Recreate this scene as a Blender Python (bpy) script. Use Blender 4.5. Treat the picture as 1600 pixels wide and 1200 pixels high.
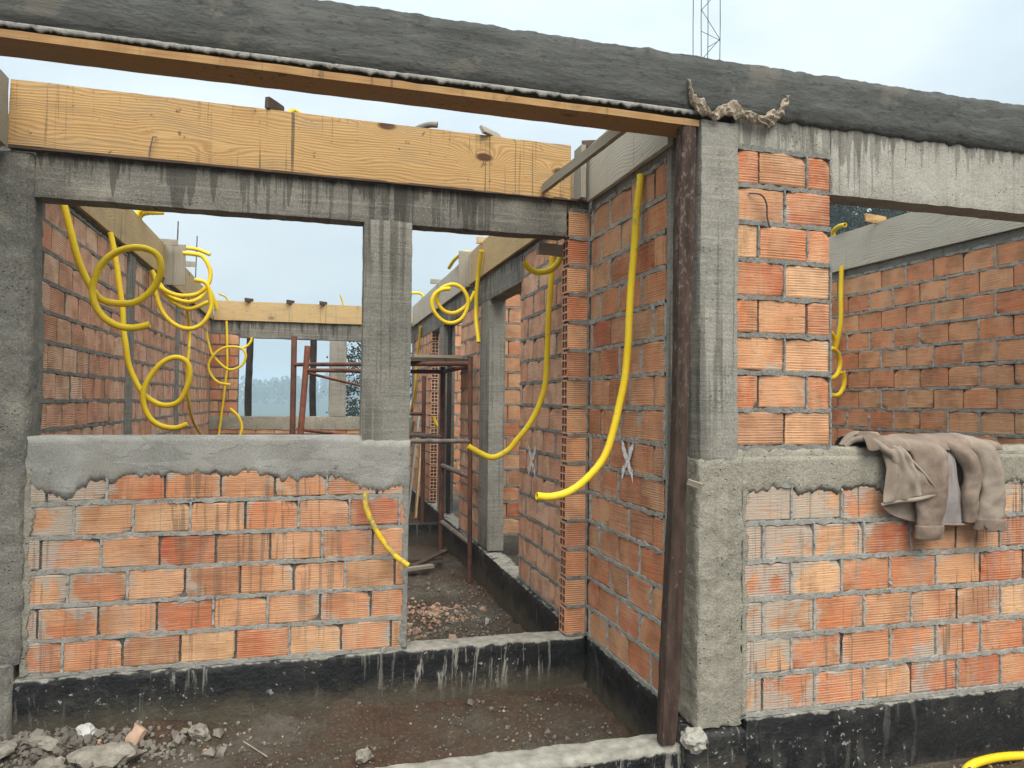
import bpy, bmesh, math, random
from mathutils import Vector, Matrix, noise
random.seed(7)
for o in list(bpy.data.objects): bpy.data.objects.remove(o)
scene = bpy.context.scene
C = scene.collection
R = math.radians

# ---------------------------------------------------------------- camera
CAM = Vector((-1.6729, -2.6536, 1.261)); YAW, PITCH, ROLL, FPX = .2685, .025, .0113, 1149.26
fw = Vector((math.sin(YAW)*math.cos(PITCH), math.cos(YAW)*math.cos(PITCH), math.sin(PITCH)))
rt = Vector((math.cos(YAW), -math.sin(YAW), 0)); upv = rt.cross(fw)
r2 = rt*math.cos(ROLL) + upv*math.sin(ROLL); u2 = upv*math.cos(ROLL) - rt*math.sin(ROLL)
cd = bpy.data.cameras.new('camera'); cam = bpy.data.objects.new('camera', cd); C.objects.link(cam)
cd.sensor_width = 36; cd.lens = FPX/1600*36; cd.clip_start = .05; cd.clip_end = 6000
cam.matrix_world = Matrix(((r2.x, u2.x, -fw.x, CAM.x), (r2.y, u2.y, -fw.y, CAM.y), (r2.z, u2.z, -fw.z, CAM.z), (0, 0, 0, 1)))
scene.camera = cam
# ---------------------------------------------------------------- sky, sun, exposure
SUN_EL, SUN_AZ = R(50), R(182)          # azimuth clockwise from +Y: straight behind the camera
world = bpy.data.worlds.new('World'); scene.world = world; world.use_nodes = True
wt = world.node_tree; wn = wt.nodes; wl = wt.links
bg = wn['Background']
sky = wn.new('ShaderNodeTexSky'); sky.sky_type = 'NISHITA'; sky.sun_disc = False
sky.sun_elevation = SUN_EL; sky.sun_rotation = SUN_AZ; sky.dust_density = 3.0
tc = wn.new('ShaderNodeTexCoord')
mp = wn.new('ShaderNodeMapping'); mp.inputs['Scale'].default_value = (1.1, 1.1, 2.6)
nz = wn.new('ShaderNodeTexNoise'); nz.inputs['Scale'].default_value = 1.7; nz.inputs['Detail'].default_value = 5; nz.inputs['Roughness'].default_value = .5
cr = wn.new('ShaderNodeValToRGB')
cr.color_ramp.elements[0].position = .36; cr.color_ramp.elements[0].color = (4.5, 5.35, 5.75, 1)
cr.color_ramp.elements[1].position = .62; cr.color_ramp.elements[1].color = (6.6, 7.2, 7.45, 1)
mx = wn.new('ShaderNodeMix'); mx.data_type = 'RGBA'; mx.inputs['Factor'].default_value = .88
wl.new(tc.outputs['Generated'], mp.inputs['Vector']); wl.new(mp.outputs[0], nz.inputs['Vector']); wl.new(nz.outputs['Fac'], cr.inputs['Fac'])
wl.new(sky.outputs[0], mx.inputs[6]); wl.new(cr.outputs[0], mx.inputs[7])
# overcast sky: luminance grows from horizon to zenith as in the CIE standard, L ~ (1 + 2 sin(elevation)) / 3
sp = wn.new('ShaderNodeSeparateXYZ'); wl.new(tc.outputs['Generated'], sp.inputs[0])
cl = wn.new('ShaderNodeMath'); cl.operation = 'MAXIMUM'; cl.inputs[1].default_value = 0; wl.new(sp.outputs['Z'], cl.inputs[0])
ci = wn.new('ShaderNodeMath'); ci.operation = 'MULTIPLY_ADD'; ci.inputs[1].default_value = 1.2; ci.inputs[2].default_value = .70; wl.new(cl.outputs[0], ci.inputs[0])
ml = wn.new('ShaderNodeVectorMath'); ml.operation = 'SCALE'; wl.new(mx.outputs[2], ml.inputs[0]); wl.new(ci.outputs[0], ml.inputs['Scale'])
wl.new(ml.outputs[0], bg.inputs['Color'])
bg.inputs['Strength'].default_value = .046
sl = bpy.data.lights.new('sun', 'SUN'); sl.energy = 1.35; sl.angle = R(55); sl.color = (1, .96, .9)
sun = bpy.data.objects.new('sun', sl); C.objects.link(sun)
sd = Vector((math.sin(SUN_AZ)*math.cos(SUN_EL), math.cos(SUN_AZ)*math.cos(SUN_EL), math.sin(SUN_EL)))
sun.rotation_euler = sd.to_track_quat('Z', 'Y').to_euler(); sun.location = sd*40
scene.view_settings.view_transform = 'Standard'; scene.view_settings.look = 'None'
scene.view_settings.exposure = 1.62; scene.view_settings.gamma = 1
scene.view_settings.use_curve_mapping = False
scene.cycles.max_bounces = 5; scene.cycles.diffuse_bounces = 3; scene.cycles.glossy_bounces = 2; scene.cycles.transparent_max_bounces = 6; scene.cycles.volume_bounces = 1

# ---------------------------------------------------------------- helpers
def tag(o, label=None, cat=None, group=None, kind=None):
    for k, v in (('label', label), ('category', cat), ('group', group), ('kind', kind)):
        if v: o[k] = v
    if cat and not kind: o['kind'] = 'thing'
    return o
def empty(name, loc=(0, 0, 0), rz=0, label=None, cat=None, group=None):
    o = bpy.data.objects.new(name, None); C.objects.link(o); o.location = loc; o.rotation_euler = (0, 0, rz)
    o.empty_display_size = .1
    return tag(o, label, cat, group)
def link(name, me, m, parent=None, smooth=None):
    if m and not me.materials: me.materials.append(m)
    o = bpy.data.objects.new(name, me); C.objects.link(o); o.parent = parent
    if smooth is not None:
        me.polygons.foreach_set('use_smooth', [True]*len(me.polygons))
        if smooth < 179: me.set_sharp_from_angle(angle=R(smooth))
    return o
def pydata(name, v, f):
    me = bpy.data.meshes.new(name); me.from_pydata(v, [], f); me.update(); return me
def fbm(p, o=3): return noise.fractal(p, .6, 2.1, o)
def nvec(p): return Vector((noise.noise(p), noise.noise(p+Vector((31, 7, 3))), noise.noise(p+Vector((5, 47, 19)))))

def boxes_mesh(name, boxes, res=.03, amp=.003, freq=9, edge=.006, amp2=0., mat=None, seed=0):
    """roughened boxes (x0,x1,y0,y1,z0,z1), surface lattice displaced by noise, edges worn"""
    V = []; F = []
    for bi, (x0, x1, y0, y1, z0, z1) in enumerate(boxes):
        n = [max(1, min(400, int(round((b-a)/res)))) for a, b in ((x0, x1), (y0, y1), (z0, z1))]
        idx = {}
        ctr = Vector(((x0+x1)/2, (y0+y1)/2, (z0+z1)/2))
        def vert(i, j, k):
            key = (i, j, k)
            if key in idx: return idx[key]
            p = Vector((x0+(x1-x0)*i/n[0], y0+(y1-y0)*j/n[1], z0+(z1-z0)*k/n[2]))
            q = p+Vector((seed*3.1+bi, seed*1.7, 0))
            ends = (i in (0, n[0]))+(j in (0, n[1]))+(k in (0, n[2]))
            d = nvec(q*freq)*amp + nvec(q*freq*4.3)*amp*.5
            if amp2: d += nvec(q*2.2)*amp2
            if ends >= 2 and edge:
                e = edge*(.35+.9*abs(noise.noise(q*17))+.6*max(0, noise.noise(q*5)))
                s = Vector((1 if i == 0 else -1 if i == n[0] else 0, 1 if j == 0 else -1 if j == n[1] else 0, 1 if k == 0 else -1 if k == n[2] else 0))
                d += s*e
            idx[key] = len(V); V.append(p+d); return idx[key]
        for a, (u, w) in ((0, (1, 2)), (1, (2, 0)), (2, (0, 1))):
            for side in (0, n[a]):
                for i in range(n[u]):
                    for j in range(n[w]):
                        def mk(ii, jj):
                            t = [0, 0, 0]; t[a] = side; t[u] = ii; t[w] = jj; return vert(*t)
                        q = [mk(i, j), mk(i+1, j), mk(i+1, j+1), mk(i, j+1)]
                        F.append(q if side else q[::-1])
    return pydata(name, V, F)
def rough(name, boxes, mat, parent=None, label=None, cat=None, group=None, smooth=40, **k):
    if not isinstance(boxes, list): boxes = [boxes]
    o = link(name, boxes_mesh(name, boxes, **k), mat, parent, smooth)
    return tag(o, label, cat, group)
def resample(pts, step):
    P = [Vector(p) for p in pts]; out = []
    P = [P[0]*2-P[1]]+P+[P[-1]*2-P[-2]]
    for i in range(1, len(P)-2):
        a, b, c, d = P[i-1:i+3]; n = max(2, int((c-b).length/step))
        for k in range(n):
            t = k/n
            out.append(.5*((2*b)+(c-a)*t+(2*a-5*b+4*c-d)*t*t+(3*b-a-3*c+d)*t**3))
    out.append(P[-2]); return out
def tube_mesh(name, pts, rad, n=10, hollow=False, wob=0., cap=True, ring=0.):
    """swept tube; rad is a number or a function of t"""
    V = []; F = []; L = len(pts)
    t0 = (pts[1]-pts[0]).normalized(); a = Vector((0, 0, 1)) if abs(t0.z) < .9 else Vector((1, 0, 0))
    nrm = (a-t0*a.dot(t0)).normalized()
    for i, p in enumerate(pts):
        t = (pts[min(i+1, L-1)]-pts[max(i-1, 0)]).normalized()
        nrm = (nrm-t*nrm.dot(t)).normalized(); bn = t.cross(nrm)
        r = rad(i/(L-1)) if callable(rad) else rad
        if ring and i % 2: r *= 1-ring
        for k in range(n):
            an = 2*math.pi*k/n
            d = nrm*math.cos(an)+bn*math.sin(an)
            V.append(p+d*r*(1+(wob*noise.noise((p+d*r)*14) if wob else 0)))
    for i in range(L-1):
        for k in range(n):
            F.append((i*n+k, i*n+(k+1) % n, (i+1)*n+(k+1) % n, (i+1)*n+k))
    if hollow:
        for i0, i1, s in ((0, 1, 1), (L-1, L-2, -1)):
            c = pts[i0]; base = len(V); din = (pts[i1]-pts[i0]).normalized()
            r = rad(0) if callable(rad) else rad
            for k in range(n): V.append(c+(V[i0*n+k]-c)*.72)
            for k in range(n): V.append(c+(V[i0*n+k]-c)*.72+din*r*2)
            for k in range(n):
                k2 = (k+1) % n
                q = (i0*n+k, base+k, base+k2, i0*n+k2); F.append(q if s > 0 else q[::-1])
                q = (base+k, base+n+k, base+n+k2, base+k2); F.append(q if s > 0 else q[::-1])
            F.append(tuple(range(base+n, base+2*n)))
    elif cap:
        F.append(tuple(range(n))[::-1]); F.append(tuple(range((L-1)*n, L*n)))
    return pydata(name, V, F)
def board(name, mat, p0, p1, w, t, label=None, cat=None, parent=None, roll=0, res=.06, amp=.0015, edge=.0025, group=None):
    """a plank from p0 to p1 (centre line); w = size across (vertical for level boards), t = thickness"""
    p0 = Vector(p0); p1 = Vector(p1); d = p1-p0; L = d.length; x = d.normalized()
    z = Vector((0, 0, 1)) if abs(x.z) < .9 else Vector((0, -1, 0))
    y = z.cross(x).normalized(); z = x.cross(y)
    q = Matrix.Rotation(roll, 3, x); y = q @ y; z = q @ z
    me = boxes_mesh(name, [(0, L, -t/2, t/2, -w/2, w/2)], res=res, amp=amp, freq=5, edge=edge, seed=random.random()*50)
    o = link(name, me, mat, parent, 40)
    o.matrix_world = Matrix(((x.x, y.x, z.x, p0.x), (x.y, y.y, z.y, p0.y), (x.z, y.z, z.z, p0.z), (0, 0, 0, 1)))
    return tag(o, label, cat, group)

# ---------------------------------------------------------------- materials
class NT:
    def __init__(s, name):
        s.m = bpy.data.materials.new(name); s.m.use_nodes = True; s.t = s.m.node_tree; s.N = s.t.nodes
        s.b = s.N['Principled BSDF']; s._pos = None; s._obj = None
    def put(s, sock, v):
        if isinstance(v, bpy.types.NodeSocket): s.t.links.new(v, sock)
        elif isinstance(v, tuple) and len(v) == 3 and sock.type == 'RGBA': sock.default_value = (*v, 1)
        else: sock.default_value = v
    def node(s, typ, out=0, props={}, **inp):
        n = s.N.new('ShaderNode'+typ)
        for k, v in props.items(): setattr(n, k, v)
        for k, v in inp.items(): s.put(n.inputs[int(k[1:])] if k[0] == 'i' and k[1:].isdigit() else n.inputs[k], v)
        return n.outputs[out]
    @property
    def pos(s):
        if s._pos is None: s._pos = s.node('NewGeometry', 'Position')
        return s._pos
    @property
    def obj(s):
        if s._obj is None: s._obj = s.node('TexCoord', 'Object')
        return s._obj
    @property
    def rnd(s): return s.node('ObjectInfo', 'Random')
    def scale(s, v, sc, loc=(0, 0, 0)): return s.node('Mapping', Vector=v, Scale=sc, Location=loc)
    def noise(s, v, scale=5., detail=3., rough=.55, dist=0.): return s.node('TexNoise', Vector=v, Scale=scale, Detail=detail, Roughness=rough, Distortion=dist)
    def math(s, op, a, b=0., c=0., clamp=False): return s.node('Math', props=dict(operation=op, use_clamp=clamp), i0=a, i1=b, i2=c)
    def step(s, v, a, b): return s.node('MapRange', props=dict(clamp=True), i0=v, i1=a, i2=b)
    def mix(s, f, a, b, blend='MIX'): return s.node('Mix', 2, props=dict(data_type='RGBA', blend_type=blend), i0=f, i6=a, i7=b)
    def ramp(s, f, stops, interp='LINEAR'):
        n = s.N.new('ShaderNodeValToRGB'); e = n.color_ramp.elements; n.color_ramp.interpolation = interp
        while len(e) < len(stops): e.new(.5)
        for el, (p, c) in zip(e, stops): el.position = p; el.color = (*c, 1)
        s.put(n.inputs[0], f); return n.outputs[0]
    def sep(s, v): n = s.N.new('ShaderNodeSeparateXYZ'); s.put(n.inputs[0], v); return n.outputs
    def fin(s, col, rough=.9, h=None, dist=.004, strength=1., spec=.3, metal=0.):
        s.put(s.b.inputs['Base Color'], col); s.put(s.b.inputs['Roughness'], rough); s.put(s.b.inputs['Metallic'], metal)
        s.put(s.b.inputs['Specular IOR Level'], spec)
        if h is not None:
            s.t.links.new(s.node('Bump', Height=h, Distance=dist, Strength=strength), s.b.inputs['Normal'])
        return s.m
    def drips(s, lo=.57, hi=.66, dens=38., length=1.3, seed=0.):
        """vertical run marks, broken up across the surface"""
        a = s.noise(s.scale(s.pos, (dens, dens, length), (seed, seed, seed)), 1., 2., .5, .35)
        m = s.noise(s.scale(s.pos, (1.6, 1.6, 1.1), (seed+3, 0, 1)), 1.4, 2.)
        return s.math('MULTIPLY', s.step(a, lo, hi), s.step(m, .42, .6))

    # below: run marks hanging from a level edge
def fringe(n, ztop, length=.22, dens=34., seed=0.):
    a = n.noise(n.scale(n.pos, (dens, dens, .25), (seed, seed, seed)), 1., 2., .6, .25)
    b = n.noise(n.scale(n.pos, (2.2, 2.2, .1), (seed+4, 0, 0)), 1., 2.)
    ln = n.math('MULTIPLY', n.math('MULTIPLY', n.math('SUBTRACT', a, .46), 7.*length), n.step(b, .38, .58))
    e = n.math('SUBTRACT', n.math('ADD', n.sep(n.pos)[2], ln), ztop)
    return n.step(e, -.004, .012)

def brick_mat(name, palette, smear=.5, drip=.4, pale=(.40, .37, .31), dust=.12, side=None, top=None):
    n = NT(name)
    base = n.ramp(n.rnd, palette, 'CONSTANT' if 0 else 'LINEAR')
    off = n.node('CombineXYZ', X=n.math('MULTIPLY', n.rnd, 37.), Y=n.math('MULTIPLY', n.rnd, 91.), Z=n.math('MULTIPLY', n.rnd, 53.))
    lp = n.node('VectorMath', props=dict(operation='ADD'), i0=n.obj, i1=off)
    blot = n.noise(lp, 7., 3., .5)                                       # fired patches, one brick to the next
    base = n.mix(n.step(n.math('ADD', blot, n.math('MULTIPLY', n.noise(n.scale(lp, (6, 6, 90)), 1., 2.), .14)), .50, .72), base, n.mix(.6, base, (.26, .12, .06)))
    base = n.mix(n.step(n.noise(lp, 5., 4., .6, .2), .46, .72), base, n.mix(.55, base, (.62, .40, .23)))
    streak = n.noise(n.scale(lp, (5, 5, 150)), 1., 3., .6)
    base = n.mix(n.step(streak, .42, .7), base, n.mix(.25, base, (.66, .42, .24)))
    dirt = n.noise(n.scale(lp, (40, 40, 110)), 1., 3., .65)
    base = n.mix(n.math('MULTIPLY', n.step(dirt, .6, .72), .55), base, (.13, .07, .04))
    o = n.sep(n.obj)
    ez = n.math('ABSOLUTE', n.math('SUBTRACT', o[2], .07)); ex = n.math('ABSOLUTE', o[0])
    e = n.math('MAXIMUM', n.step(ez, .035, .075), n.step(ex, .07, .122))
    sm = n.noise(n.pos, 9., 4., .6, .3)
    f = n.math('ADD', n.math('MULTIPLY', e, .17), sm)
    lowf = n.noise(n.pos, 1.7, 2.)
    f = n.math('ADD', f, n.math('MULTIPLY', n.math('SUBTRACT', lowf, .5), .55))
    if side: f = n.math('ADD', f, n.math('MULTIPLY', n.step(n.sep(n.pos)[0], side[0], side[1]), .30))
    if top: f = n.math('ADD', f, n.math('MULTIPLY', n.step(n.sep(n.pos)[2], top[0], top[1]), .26))
    f = n.math('ADD', f, n.math('MULTIPLY', n.math('SUBTRACT', n.noise(n.scale(lp, (9, 9, 120)), 1., 3., .6), .5), .28))
    thr = .80-.24*smear
    sme = n.step(f, thr-.02, thr+.09)
    fine = n.step(n.noise(n.scale(lp, (60, 60, 140)), 1., 2.), .32, .62)
    col = n.mix(n.math('MULTIPLY', sme, n.math('ADD', n.math('MULTIPLY', fine, .45), .45)), base, pale)
    wash = n.math('MULTIPLY', n.drips(.50, .60, 20., 1.3, 14.), fine)
    col = n.mix(n.math('MULTIPLY', wash, drip*.75), col, (.27, .255, .22))
    dr = n.drips(.56, .63, 52., 2.4, 4.)
    col = n.mix(n.math('MULTIPLY', dr, drip), col, (.105, .088, .066))
    du = n.noise(n.pos, 3.1, 3.)
    col = n.mix(n.math('MULTIPLY', n.step(du, .5, .7), dust), col, (.60, .45, .33))
    h = n.math('ADD', n.noise(n.scale(lp, (30, 30, 160)), 1., 3.), n.math('MULTIPLY', sme, .6))
    return n.fin(col, .92, h, .0025, .8, .2)
M = {}
ORANGE = [(0, (.46, .135, .056)), (.16, (.53, .205, .092)), (.30, (.58, .30, .155)), (.42, (.38, .090, .040)), (.52, (.55, .245, .115)), (.62, (.62, .36, .19)), (.72, (.36, .165, .085)), (.82, (.44, .12, .052)), (.92, (.48, .265, .14)), (1, (.52, .195, .09))]
SALMON = [(0, (.64, .29, .18)), (.25, (.72, .42, .28)), (.5, (.63, .28, .17)), (.75, (.75, .49, .35)), (1, (.69, .36, .23))]
REDDISH = [(0, (.64, .225, .10)), (.3, (.72, .35, .175)), (.5, (.58, .175, .078)), (.7, (.69, .37, .19)), (1, (.63, .215, .10))]
M['brick_smeared'] = brick_mat('brick_smeared', ORANGE, .50, .85, pale=(.36, .335, .28), side=(.55, .05), top=(.62, .95))
M['brick_front'] = brick_mat('brick_front', ORANGE, .30, .5, pale=(.36, .335, .28), side=(-2.55, -2.88), top=(.72, .95))
M['brick_clean'] = brick_mat('brick_clean', ORANGE, .26, .28, dust=.12)
M['brick_salmon'] = brick_mat('brick_salmon', SALMON, .15, .1, dust=.2)
M['brick_red'] = brick_mat('brick_red', REDDISH, .22, .1, dust=.1)
def mortar_mat(name, a, b):
    n = NT(name)
    c = n.ramp(n.noise(n.pos, 14., 5., .65), [(.3, a), (.7, b)])
    c = n.mix(n.step(n.noise(n.pos, 70., 3., .7), .58, .72), c, (.44, .42, .37)); c = n.mix(n.math('MULTIPLY', n.step(n.noise(n.pos, 48., 4., .7), .44, .30), .8), c, (.07, .065, .055))
    return n.fin(c, .95, n.noise(n.pos, 75., 6., .8), .012, 1., .2)
M['brick_rim'] = None; M['brick_hole_shade'] = None
M['mortar'] = mortar_mat('mortar', (.20, .195, .172), (.38, .37, .33))
M['mortar_pale'] = mortar_mat('mortar_pale', (.30, .29, .25), (.52, .50, .45))
M['mortar_dark'] = mortar_mat('mortar_dark', (.095, .09, .08), (.20, .19, .165))
def concrete_mat(name, dark, light, drip=.5, boards=True, pits=.5, warm=0., seed=0., rough_scale=1., fr=None):
    n = NT(name)
    v = n.noise(n.pos, 2.3, 6., .62, .2)
    c = n.ramp(v, [(.25, dark), (.72, light)])
    c = n.mix(n.step(n.noise(n.pos, 7., 4., .6), .5, .72), c, n.mix(.5, c, (.34, .31, .235)))
    g = n.noise(n.pos, 120., 3., .7)
    c = n.mix(n.math('MULTIPLY', n.step(g, .5, .8), .5), c, (.50, .48, .42))
    c = n.mix(n.math('MULTIPLY', n.step(g, .5, .25), .4), c, (.10, .095, .08))
    h = n.math('ADD', n.math('MULTIPLY', n.noise(n.pos, 24., 5., .65), 1.), n.math('MULTIPLY', g, .35))
    if boards:
        bl = n.noise(n.scale(n.pos, (2, 2, 55)), 1., 3., .6)
        c = n.mix(n.math('MULTIPLY', n.step(bl, .5, .75), .35), c, (.40, .375, .32))
        h = n.math('ADD', h, n.math('MULTIPLY', bl, .6))
    pit = n.node('TexVoronoi', props=dict(feature='F1'), Vector=n.pos, Scale=42., Randomness=1.)
    pm = n.math('MULTIPLY', n.step(pit, .16, .10), n.step(n.noise(n.pos, 6., 2.), .5, .6))
    c = n.mix(n.math('MULTIPLY', pm, pits), c, (.045, .042, .036))
    h = n.math('SUBTRACT', h, n.math('MULTIPLY', pm, 2.*pits))
    if drip:
        dr = n.drips(.53, .60, 26., .55, seed)
        c = n.mix(n.math('MULTIPLY', dr, drip), c, (.052, .047, .038))
        c = n.mix(n.math('MULTIPLY', n.drips(.60, .68, 60., 1.2, seed+9), drip*.7), c, (.04, .036, .03))
    if fr:
        c = n.mix(n.math('MULTIPLY', fringe(n, fr[0], fr[1], fr[2], seed), fr[3]), c, (.050, .046, .038))
        c = n.mix(n.math('MULTIPLY', fringe(n, fr[0], fr[1]*1.4, fr[2]*2.3, seed+5), fr[3]*.8), c, (.035, .032, .027))
    return n.fin(c, .93, h, .006*rough_scale, .9, .2)
M['concrete_lintel'] = concrete_mat('concrete_lintel', (.092, .086, .072), (.19, .175, .147), .3, fr=(2.385, .19, 17., .6))
M['concrete_column'] = concrete_mat('concrete_column', (.155, .148, .125), (.30, .28, .235), .55, seed=2.)
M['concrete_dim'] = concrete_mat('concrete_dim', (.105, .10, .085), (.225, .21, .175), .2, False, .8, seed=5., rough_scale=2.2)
M['concrete_rough'] = concrete_mat('concrete_rough', (.17, .155, .12), (.35, .32, .25), .12, False, .8, seed=5., rough_scale=2.2)
M['concrete_pale'] = concrete_mat('concrete_pale', (.22, .205, .17), (.44, .415, .35), .2, False, .5, seed=8., rough_scale=1.3, fr=(2.455, .16, 17., .45))
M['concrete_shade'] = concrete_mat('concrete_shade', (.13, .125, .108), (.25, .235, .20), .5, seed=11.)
def render_mat():
    n = NT('fresh_render')
    sw = n.noise(n.scale(n.pos, (1.6, 1.6, 11)), 2., 6., .68, .5)
    c = n.ramp(sw, [(.28, (.036, .037, .032)), (.5, (.064, .065, .056)), (.75, (.115, .115, .10))])
    pt = n.noise(n.pos, 3.3, 4., .6, .4)
    c = n.mix(n.math('MULTIPLY', n.step(pt, .60, .64), .6), c, (.125, .112, .085))
    c = n.mix(n.math('MULTIPLY', n.step(n.noise(n.scale(n.pos, (.6, .6, 1.5)), 38., 4., .75), .56, .66), .75), c, (.020, .019, .016))
    h = n.math('ADD', sw, n.math('MULTIPLY', n.math('MULTIPLY', n.noise(n.scale(n.pos, (22, 22, 40)), 1., 6., .75), n.step(n.noise(n.scale(n.pos, (1, 1, 2)), 3., 4., .6), .42, .62)), 1.6))
    return n.fin(c, .75, h, .0055, 1., .4)
M['fresh_render'] = render_mat()
def plaster_mat():
    n = NT('smooth_plaster')
    sw = n.noise(n.scale(n.pos, (1.3, 1.3, 2.)), 2.6, 6., .6, .5)
    c = n.ramp(sw, [(.3, (.19, .183, .16)), (.5, (.265, .256, .228)), (.68, (.36, .35, .312))])
    ed = n.noise(n.scale(n.pos, (.35, .35, 1.3)), 11., 3., .5, .4)
    c = n.mix(n.math('MULTIPLY', n.step(ed, .545, .56), .28), c, (.40, .385, .34)); gr = n.noise(n.pos, 130., 3., .75)
    c = n.mix(n.math('MULTIPLY', n.step(gr, .5, .72), .5), c, (.47, .45, .40)); c = n.mix(n.math('MULTIPLY', n.step(gr, .46, .3), .5), c, (.10, .095, .082))
    c = n.mix(n.math('MULTIPLY', n.step(n.noise(n.pos, 6., 5., .7), .52, .62), .45), c, (.30, .275, .22))
    h = n.math('ADD', n.math('MULTIPLY', n.noise(n.pos, 60., 5., .75), .8), n.math('MULTIPLY', n.step(ed, .53, .56), .30))
    return n.fin(c, .75, h, .004, .8, .3)
M['smooth_plaster'] = plaster_mat()
def bitumen_mat(name='bitumen', splash=.5, top=-.014, mud=(-.15, -.24)):
    n = NT(name)
    p = n.sep(n.pos)
    c = n.ramp(n.noise(n.pos, 5., 5., .65), [(.35, (.006, .006, .0065)), (.65, (.017, .0165, .016))])
    c = n.mix(n.math('MULTIPLY', n.step(n.noise(n.pos, 2.6, 6., .7), .52, .70), .55), c, (.075, .068, .050))      # dried mud
    sp = n.noise(n.pos, 40., 3., .6, .15); low = n.noise(n.pos, 2.6, 2.)
    c = n.mix(n.math('MULTIPLY', n.math('MULTIPLY', n.step(sp, .63, .68), n.step(low, .45, .6)), .85), c, (.42, .41, .37))
    dr = n.noise(n.scale(n.pos, (27, 27, 2.6)), 1., 4., .7, .5)
    c = n.mix(n.math('MULTIPLY', n.math('MULTIPLY', n.step(dr, .54, .62), n.math('MAXIMUM', n.math('MULTIPLY', n.step(n.noise(n.pos, 1.9, 2.), .50, .62), .6), n.math('MULTIPLY', n.step(n.sep(n.pos)[0], -1.3, -1.1), n.step(n.sep(n.pos)[0], -.3, -.5)))), splash), c, (.36, .34, .29))
    mudh = n.math('ADD', p[2], n.math('MULTIPLY', n.noise(n.pos, 8., 4.), .16))
    c = n.mix(n.math('MULTIPLY', n.step(mudh, mud[0]+.09, mud[1]+.08), .9), c, (.085, .070, .046))
    ragged = n.math('ADD', p[2], n.math('MULTIPLY', n.math('SUBTRACT', n.noise(n.pos, 13., 5., .65), .5), .055))
    cem = n.ramp(n.noise(n.pos, 20., 4.), [(.3, (.20, .185, .15)), (.7, (.37, .345, .285))])
    k = n.step(ragged, top-.004, top+.004)
    c = n.mix(k, c, cem)
    ro = n.math('ADD', n.math('MULTIPLY', k, .4), .5)
    return n.fin(c, ro, n.noise(n.pos, 38., 5., .7), .008, 1., .35)
M['bitumen'] = bitumen_mat()
M['bitumen_streaked'] = bitumen_mat('bitumen_streaked', .8, -.018)
M['bitumen_front'] = bitumen_mat('bitumen_front', .25, -.016, (-.27, -.36))
M['bitumen_low'] = bitumen_mat('bitumen_low', .95, -.118, (-.3, -.4))
def wood_mat(name, light, dark, knots=1., stain=.5, old=0., scale=1.):
    n = NT(name)
    v = n.node('VectorMath', props=dict(operation='ADD'), i0=n.obj, i1=n.node('CombineXYZ', X=n.math('MULTIPLY', n.rnd, 17.), Y=0., Z=n.math('MULTIPLY', n.rnd, 5.)))
    kv = n.scale(v, (2.0, .3, 4.2)); kn = n.node('TexVoronoi', props=dict(feature='F1'), Vector=kv, Scale=1.15, Randomness=1.)
    kc = n.sep(n.node('TexVoronoi', 1, props=dict(feature='F1'), Vector=kv, Scale=1.15, Randomness=1.))[0]
    kn = n.math('ADD', kn, n.math('MULTIPLY', n.step(kc, .62, .60), 2.))
    kk = n.step(kn, .45, .05)
    warp = n.math('MULTIPLY', n.math('POWER', kk, 2.), .11*knots)
    s = n.sep(v)
    zz = n.math('ADD', s[2], n.math('ADD', warp, n.math('MULTIPLY', n.noise(n.scale(v, (1.6, 3, 5)), 1., 2.), .16)))
    ring = n.math('SINE', n.math('MULTIPLY', zz, 430.*scale))
    fib = n.noise(n.scale(v, (5, 90, 220)), 1., 3., .6)
    c = n.mix(n.math('MULTIPLY', n.step(n.math('ADD', ring, n.math('MULTIPLY', fib, 2.2)), .1, 2.6), .75), light, dark)
    c = n.mix(n.step(n.noise(n.scale(v, (3, 8, 14)), 1., 4., .6), .5, .78), c, n.mix(.5, c, dark))
    c = n.mix(n.math('MULTIPLY', n.step(kn, .13, .08), knots), c, (.10, .045, .018))
    c = n.mix(n.math('MULTIPLY', n.drips(.60, .67, 52., 1.0, 6.), stain), c, (.07, .055, .038))
    c = n.mix(n.math('MULTIPLY', n.step(n.noise(n.pos, 26., 4., .65, .6), .64, .70), stain), c, (.06, .045, .03)); c = n.mix(n.math('MULTIPLY', n.step(n.noise(n.scale(v, (1.2, 3, 4)), 2., 5., .65), .52, .7), stain*.55), c, (.25, .21, .155)); c = n.mix(n.math('MULTIPLY', n.step(n.node('TexVoronoi', props=dict(feature='F1'), Vector=n.scale(v, (1, 1, 1)), Scale=14., Randomness=1.), .055, .04), stain), c, (.035, .025, .018))
    if old: c = n.mix(n.math('MULTIPLY', n.step(n.noise(n.pos, 4., 5., .7), .3, .65), old), c, (.30, .28, .235))
    h = n.math('ADD', n.math('MULTIPLY', fib, .8), n.math('MULTIPLY', ring, .12))
    return n.fin(c, .8, h, .003, .9, .25)
M['pine'] = wood_mat('pine', (.53, .34, .145), (.33, .165, .055), 1., .8)
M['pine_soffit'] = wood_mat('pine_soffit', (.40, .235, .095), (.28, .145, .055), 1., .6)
M['pine_worn'] = wood_mat('pine_worn', (.58, .41, .19), (.38, .23, .09), .6, .6, .1)
M['wood_grey'] = wood_mat('wood_grey', (.36, .31, .225), (.23, .185, .125), .4, .5, .75)
M['wood_silver'] = wood_mat('wood_silver', (.56, .51, .41), (.42, .375, .295), .3, .35, .2)
M['wood_dark'] = wood_mat('wood_dark', (.10, .065, .042), (.045, .028, .02), .3, .3)
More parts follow.
